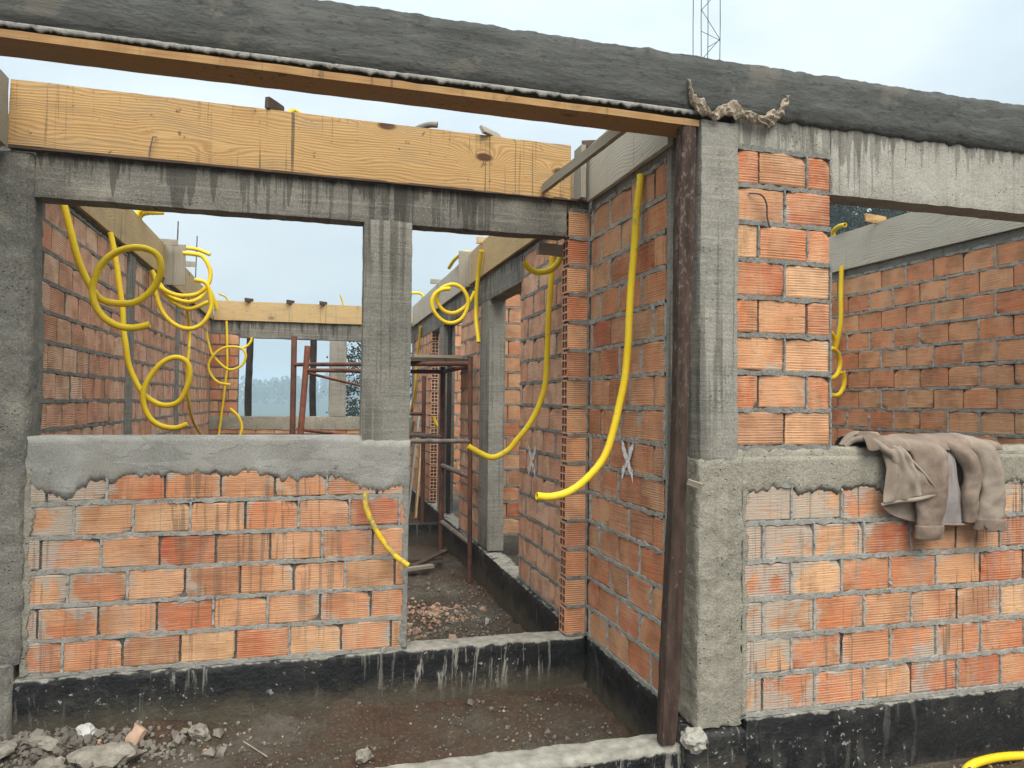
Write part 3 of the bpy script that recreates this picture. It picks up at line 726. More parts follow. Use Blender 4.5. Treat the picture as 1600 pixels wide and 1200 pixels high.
board('formwork_board', M['pine_worn'], (-2.974, 4.56, 2.51), (-2.974, 8.15, 2.50), .30, .026, 'worn pine formwork board above the far left room wall', 'formwork')
board('formwork_cleat', M['wood_grey'], (-2.945, 4.66, 2.30), (-2.945, 4.66, 2.68), .30, .03, 'grey cleat board joining the two left room formwork boards', 'formwork', roll=R(90))
rough('tie_beam', (-3.11, -2.992, 1.3, 8.2, 2.345, 2.60), M['concrete_shade'], None, 'wall beam behind the left room formwork', 'beam', res=.08, amp=.003)

# ================================================================ BACK WALL (Y = 8.2)
lay = []
for r in range(14):
    s = spans(-3.0, -2.63, -3.0+(.12 if r % 2 else .245)) if r >= 6 else spans(-3.0, -.2, -3.0+(.12 if r % 2 else .245))
    lay.append((r, s))
brick_wall('brick_wall', 'far back wall of orange bricks below and left of its window opening', (0, 8.2, 0), 0, lay, M['brick_clean'], M['mortar_dark'], step=.04, fill=.3)
rough('window_sill', (-3.0, -.2, 8.185, 8.32, .84, 1.03), M['concrete_rough'], None, 'rough sill band of the far back window', 'sill', res=.05, amp=.006)
rough('concrete_lintel', [(-2.63, -.2, 8.19, 8.32, 2.12, 2.42), (-3.0, -2.63, 8.195, 8.32, 2.175, 2.42)], M['concrete_lintel'], None, 'stained lintel over the far back window openings', 'lintel', res=.05, amp=.004)
rough('concrete_column', (-1.405, -1.165, 8.19, 8.32, 1.03, 2.12), M['concrete_column'], None, 'concrete column between the two far back window openings', 'column', res=.05, amp=.003)
board('formwork_board', M['pine_worn'], (-2.96, 8.165, 2.485), (-.24, 8.165, 2.50), .27, .026, 'pine formwork board on top of the far back wall', 'formwork')
rough('foundation_beam', (-3.0, -.2, 8.18, 8.34, -.6, -.012), M['bitumen'], None, 'tarred foundation beam below the far back wall', 'foundation', res=.08, amp=.004)

rough('concrete_column', (-3.12, -2.99, 8.16, 8.33, -.3, 2.6), M['concrete_shade'], None, 'corner strip where the left room wall meets the far back wall', 'column', res=.06, amp=.003)
rough('concrete_column', (-.21, -.06, 8.15, 8.33, -.3, 2.6), M['concrete_shade'], None, 'corner strip where the inner wall meets the far back wall', 'column', res=.06, amp=.003)
# ================================================================ CORRIDOR WALL (X = -.2, faces -X)
def cwall(y0, y1, lb, mat=M['brick_salmon'], step=.02):
    lay = [(r, spans(0, y1-y0, .07+(.12 if r % 2 else 0))) for r in range(15)]
    return brick_wall('brick_wall', lb, (-.2, y1, 0), R(-90), lay, mat, M['mortar'], step=step, fill=.3, depth=.0014)
c1 = cwall(1.25, 2.49, 'salmon brick wall just inside the doorway with a white X mark', step=.014)
cwall(3.78, 4.68, 'salmon brick panel beyond the inner concrete column')
cwall(6.68, 8.19, 'farthest salmon brick panel of the inner wall, behind the scaffold')
rough('concrete_column', (-.206, -.06, 3.42, 3.78, .0, 2.15), M['concrete_column'], None, 'inner concrete column between doorway bricks and scaffold post', 'column', res=.03, amp=.003, amp2=.003)
rough('concrete_column', (-.206, -.06, 5.68, 5.96, .0, 2.15), M['concrete_shade'], None, 'second inner concrete column behind the scaffold deck', 'column', res=.05, amp=.003, amp2=.003)
rough('concrete_lintel', (-.208, -.06, 2.44, 8.19, 2.135, 2.352), M['concrete_lintel'], None, 'inner wall lintel under the receding formwork boards', 'lintel', res=.035, amp=.003, edge=.004)
board('formwork_board', M['pine_worn'], (-.228, 4.05, 2.515), (-.228, 1.28, 2.505), .30, .026, 'worn pine formwork board on the inner wall, nearer half', 'formwork')
board('formwork_board', M['wood_silver'], (-.229, 8.1, 2.50), (-.229, 4.06, 2.51), .29, .026, 'silvery formwork board on the inner wall, farther half', 'formwork')
board('formwork_cleat', M['wood_grey'], (-.252, 4.12, 2.345), (-.252, 4.12, 2.68), .18, .024, 'grey cleat at the joint of the inner wall boards', 'formwork', roll=R(90))
rough('foundation_beam', (-.222, -.06, B+.16, 8.18, -.6, -.012), M['bitumen_streaked'], None, 'tarred foundation beam running along the inner wall floor', 'foundation', res=.03, amp=.006, edge=.010, amp2=.005)
# open brick ends of the far jamb
dj = empty('brick_pier', (-.155, 6.66, 0), R(90), 'far door jamb of bricks with dark open channels behind the scaffold', 'brick pier')
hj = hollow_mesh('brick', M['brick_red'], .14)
for r in range(14):
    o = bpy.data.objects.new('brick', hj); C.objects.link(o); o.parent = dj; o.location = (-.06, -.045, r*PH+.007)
link('mortar_core', boxes_mesh('mortar_core', [(-.11, .01, -.04, .04, 0, 2.12)], res=.3, amp=0, edge=0), M['mortar_dark'], dj)
# rooms seen through the inner openings
lay = [(r, spans(0, 2.3, .1+(.12 if r % 2 else 0))) for r in range(15)]
brick_wall('brick_wall', 'brick wall glimpsed through the first inner opening', (-.06, 4.15, 0), 0, lay, M['brick_clean'], M['mortar'], step=.05)
lay = [(r, spans(0, 1.6, .1+(.12 if r % 2 else 0))) for r in range(15)]
brick_wall('brick_wall', 'brick wall glimpsed through the far inner opening', (-.06, 7.3, 0), 0, lay, M['brick_red'], M['mortar'], step=.06)
rough('tie_beam', (-.203, -.06, 1.27, 8.19, 2.353, 2.62), M['concrete_shade'], None, 'wall beam behind the inner wall formwork', 'beam', res=.08, amp=.003)
rough('tie_beam', (-.202, -.06, 1.27, 2.44, 2.318, 2.353), M['concrete_shade'], None, 'mortar course above the near inner bricks', 'beam', res=.08, amp=.003)
board('opening_dark_board', M['post_black'], (-.14, 5.60, .0), (-.14, 5.60, 2.13), .14, .03, 'black board added for the dark interior of the second inner opening', 'formwork')  # black board added to give this opening its dark interior

# ================================================================ RIGHT ROOM WALL (X = 2.6, faces -X)
RX = 2.6
lay = []
for r in range(15):
    s = spans(0, 4.2, .03+(.124 if r % 2 else 0))
    lay.append((r, s))
brick_wall('brick_wall', 'reddish brick wall inside the right room, seen over the jacket', (RX, 3.6, 0), R(-90), lay, M['brick_red'], M['mortar_pale'], step=.016, fill=.5, depth=.0008, jitter=1.3)
board('formwork_board', M['wood_silver'], (RX-.022, 3.6, 2.545), (RX-.022, -.5, 2.535), .31, .028, 'pale grey formwork board above the right room wall', 'formwork')
rough('tie_beam', (RX-.003, RX+.12, -.5, 3.6, 2.318, 2.64), M['concrete_shade'], None, 'wall beam behind the right room formwork', 'beam', res=.08, amp=.003)
# left end of the porch: beam behind the cut-off board and the post that carries it
rough('tie_beam', (-3.16, -3.022, .16, B-.02, 2.378, 2.66), M['concrete_shade'], None, 'porch end beam behind the board at the left picture edge', 'beam', res=.06, amp=.003)
rough('concrete_column', (-3.24, -3.03, -.01, .155, -.6, 2.40), M['concrete_dim'], None, 'porch corner column just beyond the left picture edge', 'column', res=.05, amp=.005)

# ================================================================ YELLOW CONDUITS
HOSES = {
    'left_loop': [(-2.95,1.695,2.321),(-2.924,1.689,2.22),(-2.897,1.683,2.118),(-2.846,1.677,1.94),(-2.792,1.671,1.84),(-2.738,1.665,1.78),(-2.655,1.659,1.76),(-2.571,1.653,1.775),(-2.499,1.647,1.84),(-2.458,1.641,1.934),(-2.463,1.635,2.013),(-2.51,1.629,2.054),(-2.582,1.623,2.062),(-2.671,1.617,2.024),(-2.739,1.611,1.946),(-2.77,1.605,1.843),(-2.756,1.599,1.753),(-2.708,1.593,1.677),(-2.636,1.587,1.635),(-2.563,1.581,1.631),(-2.491,1.575,1.65)],
    'left_second': [(-2.95,2.662,2.342),(-2.913,2.656,2.175),(-2.883,2.651,1.994),(-2.859,2.645,1.826),(-2.848,2.639,1.686),(-2.818,2.633,1.506),(-2.763,2.628,1.353),(-2.696,2.622,1.264),(-2.604,2.616,1.216),(-2.514,2.611,1.238),(-2.462,2.605,1.316),(-2.44,2.599,1.429),(-2.464,2.593,1.506),(-2.529,2.588,1.532),(-2.604,2.582,1.495),(-2.671,2.576,1.409),(-2.706,2.571,1.312),(-2.703,2.565,1.215),(-2.668,2.559,1.133),(-2.603,2.553,1.085),(-2.513,2.548,1.071),(-2.435,2.542,1.093)],
    'coil_a': [(-2.95,3.98,2.323),(-2.909,3.991,2.211),(-2.837,4.002,2.155),(-2.707,4.013,2.121),(-2.592,4.024,2.152),(-2.52,4.036,2.239),(-2.507,4.047,2.351),(-2.561,4.058,2.468),(-2.639,4.069,2.493),(-2.725,4.08,2.498)],
    'coil_b': [(-2.961,4.02,2.323),(-2.919,4.009,2.142),(-2.865,3.998,1.983),(-2.763,3.987,1.88),(-2.646,3.976,1.847),(-2.538,3.964,1.904),(-2.481,3.953,2.031),(-2.49,3.942,2.155),(-2.532,3.931,2.231),(-2.613,3.92,2.252)],
    'coil_c': [(-2.957,4.05,2.322),(-2.892,4.079,2.208),(-2.821,4.107,2.125),(-2.691,4.136,2.09),(-2.594,4.164,2.135),(-2.539,4.193,2.216),(-2.512,4.221,2.174),(-2.468,4.25,2.049)],
    'coil_d': [(-2.956,4.08,2.32),(-2.897,4.105,2.184),(-2.791,4.13,2.075),(-2.676,4.155,2.034),(-2.535,4.18,2.103)],
    'wall_drop': [(-2.95,5.748,2.319),(-2.95,6.052,2.008),(-2.95,5.955,1.651),(-2.95,6.004,1.305),(-2.95,6.344,1.042),(-2.95,7.151,0.799),(-2.95,7.667,0.649)],
    'corner_loop': [(-3.027,7.85,2.311),(-2.986,7.842,2.027),(-2.915,7.833,1.83),(-2.725,7.825,1.663),(-2.564,7.817,1.71),(-2.506,7.808,1.84),(-2.553,7.8,1.938),(-2.701,7.792,1.962),(-2.858,7.783,1.899),(-2.959,7.775,1.74),(-2.942,7.767,1.599),(-2.847,7.758,1.488),(-2.687,7.75,1.454)],
    'back_drop': [(-2.792,8.15,2.337),(-2.773,8.15,1.764),(-2.805,8.15,1.322),(-2.863,8.15,0.751)],
    'stub_curl': [(-2.661,7.5,1.137),(-2.563,7.5,1.044),(-2.514,7.5,0.906),(-2.532,7.5,0.781),(-2.569,7.5,0.657)],
    'back_window_curl': [(-2.46,8.15,2.128),(-2.473,8.15,2.068),(-2.519,8.15,2.001),(-2.61,8.15,1.951)],
    'corridor_long': [(-0.254,1.62,2.242),(-0.249,1.629,2.034),(-0.264,1.638,1.762),(-0.271,1.647,1.577),(-0.275,1.656,1.392),(-0.307,1.665,1.246),(-0.373,1.675,1.124),(-0.447,1.684,1.025),(-0.496,1.693,0.97),(-0.59,1.702,0.928),(-0.668,1.711,0.951),(-0.742,1.72,0.993)],
    'corridor_hook': [(-0.487,1.42,2.08),(-0.46,1.42,2.044),(-0.401,1.42,2.022),(-0.327,1.42,2.037),(-0.28,1.42,2.081),(-0.26,1.42,2.132),(-0.257,1.42,2.177)],
    'corridor_straight': [(-0.27,3.477,2.564),(-0.27,3.541,2.472),(-0.27,3.612,2.353),(-0.27,3.668,2.061),(-0.27,3.557,1.779)],
    'corridor_coil': [(-0.25,3.813,2.258),(-0.293,3.808,2.171),(-0.357,3.802,2.098),(-0.442,3.797,2.054),(-0.527,3.792,2.065),(-0.587,3.787,2.133),(-0.597,3.781,2.201),(-0.546,3.776,2.272),(-0.45,3.771,2.301),(-0.366,3.766,2.259),(-0.324,3.76,2.17),(-0.338,3.755,2.072),(-0.394,3.75,1.989),(-0.478,3.745,1.955),(-0.562,3.739,1.978),(-0.633,3.734,2.057),(-0.649,3.729,2.144),(-0.616,3.724,2.212),(-0.556,3.718,2.246),(-0.495,3.713,2.254)],
    'corridor_far': [(-0.23,7.268,2.279),(-0.23,7.423,2.081),(-0.23,7.621,1.814),(-0.23,7.741,1.469),(-0.23,8.277,1.065)],
    'door_far': [(-0.213,6.2,1.076),(-0.184,6.2,0.992),(-0.126,6.2,0.917)],
    'porch_long': [(-0.21,0.455,2.326),(-0.23,0.45,2.15),(-0.247,0.446,1.94),(-0.263,0.441,1.703),(-0.28,0.437,1.526),(-0.296,0.432,1.35),(-0.337,0.428,1.176),(-0.391,0.423,1.032),(-0.468,0.419,0.934),(-0.56,0.414,0.871),(-0.65,0.41,0.848),(-0.716,0.405,0.856)],
    'wall_stub': [(-1.392,1.09,0.802),(-1.395,1.08,0.739),(-1.366,1.07,0.661),(-1.309,1.06,0.565),(-1.245,1.05,0.492),(-1.182,1.04,0.44)],
}
HLAB = {
 'left_loop': 'large yellow conduit loop hanging nearest on the left room wall',
 'left_second': 'long yellow conduit ending in a low ring, left room wall',
 'coil_a': 'yellow conduit curling up against the sky from the left wall coil',
 'coil_b': 'yellow conduit making the lowest wide arc of the left wall coil',
 'coil_c': 'yellow conduit from the left coil whose tip droops at the right',
 'coil_d': 'short inner arc of yellow conduit in the left wall coil',
 'wall_drop': 'thin yellow conduit running straight down the left room wall, no loop',
 'corner_loop': 'yellow conduit with a small ring in the far left corner',
 'back_drop': 'straight yellow conduit running down the far back brick pier',
 'stub_curl': 'short curled yellow conduit tip rising above the left window sill',
 'back_window_curl': 'tiny curled yellow conduit at the top of the far back window',
 'corridor_long': 'long yellow conduit curving down left inside the doorway',
 'corridor_hook': 'short upturned yellow conduit hook under the door lintel',
 'corridor_straight': 'straight yellow conduit hanging down over the inner wall boards',
 'corridor_coil': 'coiled double ring of yellow conduit on the inner wall boards',
 'corridor_far': 'faint yellow conduit hanging on the farthest inner brick panel',
 'door_far': 'tiny bent yellow conduit piece in the far inner opening',
 'porch_long': 'long thick yellow conduit hanging down the porch side wall',
 'wall_stub': 'short cement-stained yellow conduit stub beside the concrete column by the doorway'}
for k, pts in HOSES.items():
    P = [p+nvec(p*6)*.006 for p in resample(pts, .02)]; m = M['hose_dirty'] if k == 'wall_stub' else M['hose']
    r = .0185 if k not in ('corner_loop', 'back_drop', 'wall_drop', 'corridor_far', 'back_window_curl') else .017
    if k == 'wall_stub': r = .014
    if k == 'porch_long': r = .0175
    o = link('yellow_conduit', tube_mesh('yellow_conduit', P, r, 10, hollow=True, ring=.05), m, None, 60)
    tag(o, HLAB[k], 'conduit', 'yellow conduits')
def hose(pts, lb, r=.0185, m='hose', res=True):
    P = resample(pts, .015)
    return tag(link('yellow_conduit', tube_mesh('yellow_conduit', P, r, 10, hollow=True, ring=.05), M[m], None, 60), lb, 'conduit', 'yellow conduits')
# right room: drop ending in a narrow double coil seen edge-on
pts = [(2.555, 2.47, 2.42), (2.55, 2.472, 2.2), (2.548, 2.474, 1.95)]
for i in range(27):
    a = i/26*math.pi*4.2; z0 = 1.75-.30*i/26
    pts.append((2.40+.145*math.cos(a), 2.47-.004*i+.055*math.cos(a), z0+.155*math.sin(a)))
hose(pts, 'yellow conduit with narrow double coil on the right room wall')
hose([(2.60, 2.62, 2.66), (2.58, 2.60, 2.735), (2.55, 2.5, 2.755), (2.53, 2.40, 2.745)], 'yellow conduit tip over the right room board')
hose([(1.00, -.14, -.30), (1.06, -.115, -.272), (1.15, -.10, -.262), (1.28, -.10, -.258), (1.45, -.125, -.262), (1.7, -.15, -.28)], 'yellow conduit lying on the ground at the lower right corner')
hose([(-1.80, 1.16, 2.64), (-1.79, 1.19, 2.715), (-1.76, 1.22, 2.725), (-1.71, 1.25, 2.70)], 'pale yellow conduit tip poking over the long pine board', .014, 'hose_dirty')
tag(link('grey_conduit', tube_mesh('grey_conduit', resample([(-1.20, 1.30, 2.66), (-1.15, 1.26, 2.715), (-1.09, 1.22, 2.735), (-1.04, 1.20, 2.735)], .015), .016, 10, hollow=True), M['hose_cement'], None, 60), 'cement-grey conduit tip poking over the long pine board', 'conduit')
for i, (dy, dz, dx) in enumerate(((0, .05, .12), (.05, .09, .10), (.1, .045, .15))):
    hose([(-2.99, 3.55+dy, 2.60), (-2.96, 3.55+dy, 2.68+dz*.5), (-2.96+dx, 3.57+dy, 2.69+dz)], ('lowest', 'highest', 'longest')[i]+' of three yellow tips sprouting over the left room board')
hose([(-2.99, 5.0, 2.60), (-2.9, 4.98, 2.70), (-2.75, 4.95, 2.70), (-2.62, 4.94, 2.655)], 'yellow conduit arching over the left room board behind the coil')
hose([(-.19, 4.1, 2.6), (-.23, 4.3, 2.71), (-.28, 4.6, 2.70), (-.31, 4.8, 2.64)], 'yellow conduit bending over the inner wall boards')
hose([(-.19, 7.2, 2.6), (-.25, 7.2, 2.71), (-.42, 7.2, 2.71)], 'small yellow conduit tip at the far end of the inner boards')
hose([(-2.78, 8.25, 2.6), (-2.82, 8.22, 2.68), (-2.90, 8.15, 2.71)], 'yellow tip over the far back board, left end', .012)
hose([(-1.20, 8.25, 2.55), (-1.24, 8.22, 2.70), (-1.27, 8.2, 2.78)], 'yellow tip over the far back board, right end', .012)

# ================================================================ FORMWORK CLEATS AND SMALL TIMBER
def scrap(p0, p1, w, t, m, lb, roll=0): return board('wood_offcut', M[m], p0, p1, w, t, lb, 'wood scrap', roll=roll, res=.03, amp=.003, edge=.005, group='timber offcuts')
scrap((-1.90, 1.10, 2.715), (-1.83, 1.22, 2.715), .03, .06, 'wood_dark', 'dark block on top of the long pine board beside the pale tip', R(90))
scrap((-.83, 1.07, 2.690), (-.69, 1.20, 2.70), .022, .05, 'wood_grey', 'grey wedge on top of the long pine board near its right end', R(60))
scrap((-.25, 1.13, 2.685), (-.17, 1.1, 2.69), .03, .05, 'wood_dark', 'dark offcut at the corner over the porch formwork', R(70))
scrap((-.45, 1.29, 2.13), (-.265, 1.33, 2.135), .035, .07, 'wood_grey', 'short wooden block jammed under the door lintel', R(90))
for i, (y, l) in enumerate(((3.1, 'nearest'), (4.5, 'second'), (5.6, 'third'))):
    scrap((-3.1, y, 2.665), (-2.84, y+.02, 2.668), .018, .06, 'wood_grey', l+' thin cleat across the top of the left room boards', R(90))
for i, (x, l) in enumerate(((-2.55, 'left'), (-2.0, 'middle'), (-1.55, 'right'))):
    scrap((x, 8.08, 2.635), (x+.09, 8.2, 2.64), .035, .06, 'wood_dark', l+' dark block on the far back board', R(90))
scrap((-.33, 5.9, 2.67), (-.12, 5.9, 2.67), .02, .06, 'wood_grey', 'thin cleat poking out from the inner wall boards', R(90))
scrap((-.29, 3.6, 2.675), (-.12, 3.6, 2.675), .03, .06, 'pine_worn', 'pine cleat on the nearer inner wall board', R(90))
scrap((2.42, 2.05, 2.715), (2.66, 2.1, 2.715), .022, .07, 'pine', 'fresh pine cleat lying on the right room board', R(90))
tag(link('bent_nail', tube_mesh('bent_nail', [Vector(p) for p in ((-2.418, 1.10, 2.395), (-2.41, 1.088, 2.44), (-2.40, 1.085, 2.485), (-2.385, 1.098, 2.49))], .0035, 6), M['bare_steel'], None), 'bent nail hanging on the long pine board', 'nail')
tag(link('tie_wire', tube_mesh('tie_wire', resample([(.06, -.004, 2.135), (.10, -.03, 2.125), (.125, -.032, 2.09), (.135, -.022, 2.04), (.155, -.012, 1.995)], .01), .0035, 6), M['rebar'], None), 'hooked rusty wire sticking out of the brick pier', 'wire')

# ================================================================ REBAR LATTICE ABOVE THE BEAM
rb = empty('rebar_cage', (-.085, .08, 2.66), 0, 'thin steel rebar lattice rising above the beam over the column', 'rebar')
corners = [(-.045, -.03), (.040, -.03), (.030, .05), (-.038, .05)]
for cx_, cy_ in corners:
    link('bar', tube_mesh('bar', [Vector((cx_, cy_, -.06)), Vector((cx_*1.05, cy_, .2)), Vector((cx_*.95+.0, cy_, .75))], .0019, 6), M['rebar'], rb)
zz = [0.03, .13, .24, .34, .46, .58, .70]
for i in range(6):
    a = corners[i % 2]; b = corners[(i+1) % 2]
    link('tie', tube_mesh('tie', [Vector((a[0], a[1], zz[i])), Vector((b[0], b[1], zz[i+1]))], .0014, 6), M['rebar'], rb)
    if i % 2 == 0: link('tie', tube_mesh('tie', [Vector((corners[0][0], corners[0][1], zz[i+1]+.02)), Vector((corners[1][0], corners[1][1], zz[i+1]-.005)), Vector((corners[2][0], corners[2][1], zz[i+1]))], .0014, 6), M['rebar'], rb)
for i, (x, y) in enumerate(((-2.98, 5.3), (-2.99, 5.36), (-2.97, 6.5))):
    tag(link('rebar', tube_mesh('rebar', [Vector((x, y, 2.55)), Vector((x+.01, y, 2.95+.1*i))], .006, 6), M['rebar'], None), ('shorter', 'taller', 'farthest')[i]+' thin starter bar above the left room wall', 'rebar')

# ================================================================ CEMENT SACK SCRAP UNDER THE BEAM
def sack():
    path = resample([(-.235, 2.54), (-.215, 2.478), (-.165, 2.452), (-.125, 2.424), (-.08, 2.452), (-.03, 2.462), (.03, 2.445), (.10, 2.432), (.165, 2.452), (.205, 2.50), (.222, 2.545)] and [(-.235, 0, 2.54), (-.215, 0, 2.478), (-.165, 0, 2.452), (-.125, 0, 2.424), (-.08, 0, 2.452), (-.03, 0, 2.462), (.03, 0, 2.445), (.10, 0, 2.432), (.165, 0, 2.452), (.205, 0, 2.50), (.222, 0, 2.545)], .006)
    V = []; F = []; n = len(path); m = 9
    for i, p in enumerate(path):
        t = i/(n-1); w = .015+.016*abs(math.sin(t*9+.6))+.007*math.sin(t*43)+.010*abs(noise.noise(Vector((t*17, 0, 0))))
        for k in range(m):
            s = k/(m-1)-.5
            crease = .007*math.sin(t*90+s*9+4*noise.noise(Vector((t*8, s, 0))))+.012*abs(noise.noise(Vector((t*34, s*5, 1))))
            V.append((p.x+.006*noise.noise(Vector((t*20, s*3, 5))), -.030-.012*math.cos(s*3.0)-crease, p.z+s*w*2+.006*noise.noise(Vector((t*26, s*2, 9)))))
    for i in range(n-1):
        for k in range(m-1): a = i*m+k; F.append((a, a+m, a+m+1, a+1))
    return pydata('sack_scrap', V, F)
o = tag(link('sack_scrap', sack(), M['sack'], None, 25), 'crumpled beige cement sack paper squeezed out under the dark beam', 'paper sack')
o.modifiers.new('s', 'SOLIDIFY').thickness = .003

# ================================================================ SCAFFOLD
sc = empty('scaffold', (-.8, 5.0, -.3), 0, 'rusty red tube scaffold with a plank deck inside the room', 'scaffold')
inv = Matrix.Translation((.8, -5.0, .3))
def bar(name, a, b, r, m):
    o = link(name, tube_mesh(name, [Vector(a).lerp(Vector(b), i/6) for i in range(7)], r, 10), M[m], sc, 60); o.matrix_parent_inverse = inv
bar('post', (-1.85, 6.0, -.32), (-1.85, 6.0, 1.98), .032, 'rust_dark')
bar('post', (-1.83, 5.5, -.32), (-1.70, 5.5, 1.84), .032, 'rust')
bar('post', (-.285, 3.72, -.33), (-.305, 3.72, 1.66), .021, 'rust_dark')
bar('post', (-.335, 4.9, -.33), (-.34, 4.9, 1.62), .028, 'rust_dark')
bar('post', (-.43, 5.6, -.33), (-.43, 5.6, 1.55), .024, 'rust_dark')
bar('post', (-1.05, 6.9, -.33), (-.98, 6.6, 1.4), .024, 'rust')
for a, b, r, m in (((-1.85, 6.0, 1.66), (-.30, 3.72, 1.60), .022, 'rust_dark'), ((-1.72, 5.5, 1.58), (-.34, 4.9, 1.57), .022, 'rust_dark'), ((-1.72, 5.5, 1.555), (-1.0, 6.6, 1.43), .016, 'rust'),
                   ((-1.79, 5.5, .86), (-.43, 5.6, .90), .022, 'rust_dark'), ((-1.79, 5.5, .95), (-1.0, 6.8, .80), .018, 'rust'), ((-1.0, 4.9, .93), (-.34, 4.9, .90), .022, 'bare_steel'), ((-.95, 3.72, .915), (-.30, 3.72, .915), .020, 'bare_steel'),
                   ((-.335, 4.9, .60), (-.295, 3.72, .60), .024, 'bare_steel'), ((-.335, 4.9, .02), (-.29, 3.72, .02), .024, 'bare_steel'), ((-.335, 4.9, 1.57), (-.30, 3.72, 1.585), .022, 'rust_dark'), ((-1.0, 5.6, 1.12), (-.43, 5.6, 1.12), .02, 'rust_dark')):
    bar('rail', a, b, r, m)
for i, (y, z, x1) in enumerate(((4.35, 1.63, -.20), (4.62, 1.63, -.15), (4.90, 1.632, -.17), (4.6, 1.68, -.21))):
    o = board('deck_plank', M['wood_dark' if i < 2 else 'wood_grey'], (-1.0+.1*i, y, z+.025), (x1, y, z+.025), .24, .035, parent=sc, roll=R(90)); o.matrix_parent_inverse = inv

# ================================================================ LEANING AND LYING TIMBER
for i, (a, b, m, lb) in enumerate((((-.52, 6.2, -.15), (-.34, 6.6, 1.1), 'wood_grey', 'nearest grey plank leaning in the corridor end'), ((-.62, 6.25, -.15), (-.40, 6.62, 1.0), 'wood_dark', 'dark plank leaning behind the grey plank in the corridor'), ((-.42, 6.2, -.15), (-.30, 6.6, .85), 'pine_worn', 'short worn plank leaning beside the open brick jamb'))):
    board('leaning_plank', M[m], a, b, .10, .025, lb, 'plank', group='planks leaning in the corridor')
for i, (a, b, lb) in enumerate((((-.80, 4.05, -.265), (-.36, 4.5, -.20), 'upper plank scrap lying on the corridor floor'), ((-.95, 4.3, -.25), (-.42, 4.35, -.235), 'middle plank scrap lying on the corridor floor'), ((-1.05, 3.95, -.255), (-.55, 4.1, -.25), 'lower plank scrap lying on the corridor floor'))):
    board('floor_plank', M[('wood_dark', 'wood_dark', 'wood_grey')[i]], a, b, .03, .07, lb, 'plank', group='planks on the corridor floor')
rough('foundation_beam', (-2.6, -.225, 5.4, 5.56, -.6, -.085), M['bitumen'], None, 'tarred cross foundation beam at the far end of the corridor floor', 'foundation', res=.05, amp=.006)
# posts outside the back window
for x, y, lean, lb in ((-2.59, 9.5, .02, 'left dark log post outside the far back window'), (-1.63, 9.5, .06, 'right dark log post outside the far back window')):
    P = [Vector((x-lean+.02*math.sin(t*7), y, -.4+3.0*t)) if 1 else 0 for t in [i/24 for i in range(25)]]
    P = [Vector((x+lean*(1-t*1.3)+.012*math.sin(t*9), y, -.45+3.2*t)) for t in [i/24 for i in range(25)]]
    tag(link('log_post', tube_mesh('log_post', P, .052, 12, wob=.15), M['post_black'], None, 60), lb, 'post', 'log posts outside')

# ================================================================ CHALK MARKS
def chalk(parent, yc, zc, sy, sz, x=-.2045, w=.022, loc=None):
    for s in (-1, 1):
        V = []; F = []; n = 10
        for i in range(n+1):
            t = i/n-.5; y = yc+sy*t; z = zc+s*sz*t; ww = w*(1+.5*noise.noise(Vector((t*6, s, yc))))
            V += [(x-.0006*s, y, z-ww), (x-.0006*s, y, z+ww)]
        for i in range(n): F.append((2*i, 2*i+1, 2*i+3, 2*i+2))
        o = link('chalk_stroke', pydata('chalk_stroke', V, F), M['chalk'], parent)
        bpy.context.view_layer.update(); o.matrix_parent_inverse = parent.matrix_world.inverted()
chalk(side, .61, .99, .13, .15, x=-.1965, w=.026)
chalk(c1, 2.15, .865, .16, .17, w=.026)

# ================================================================ JACKET ON THE SILL
jk = empty('jacket', (.95, .05, 1.085), 0, 'brown work jacket slung over the rough window sill, sleeves hanging', 'jacket')
jinv = Matrix.Translation((-.95, -.05, -1.085))
def JX(zx): return .565+(zx-275)*.00069
def JZ(zy): return 1.108-(zy-250)*.00055
def loft(A, Bc, n=26, m=16, bulge=.02, wr=.006, wf=16., seed=0.):
    """sheet between two edge curves given as (zx, zy, y)"""
    a = resample([(JX(p[0]), p[2], JZ(p[1])) for p in A], .006); b = resample([(JX(p[0]), p[2], JZ(p[1])) for p in Bc], .006)
    V = []; F = []
    for i in range(n+1):
        t = i/n; pa = a[min(len(a)-1, int(t*(len(a)-1)+.5))]; pb = b[min(len(b)-1, int(t*(len(b)-1)+.5))]
        for k in range(m+1):
            s = k/m; p = pa.lerp(pb, s); p.y -= bulge*math.sin(math.pi*s)
            w = fbm(Vector((s*3.2+seed, t*1.6+s, seed)), 3)*wr*2.2+wr*(1-2*abs(math.sin((s*1.3+t*.3)*wf*.5+2.4*noise.noise(Vector((s*2, t*2, seed))))))*.7
            p.y -= w; V.append(p)
    for i in range(n):
        for k in range(m): q = i*(m+1)+k; F.append((q, q+m+1, q+m+2, q+1))
    return V, F
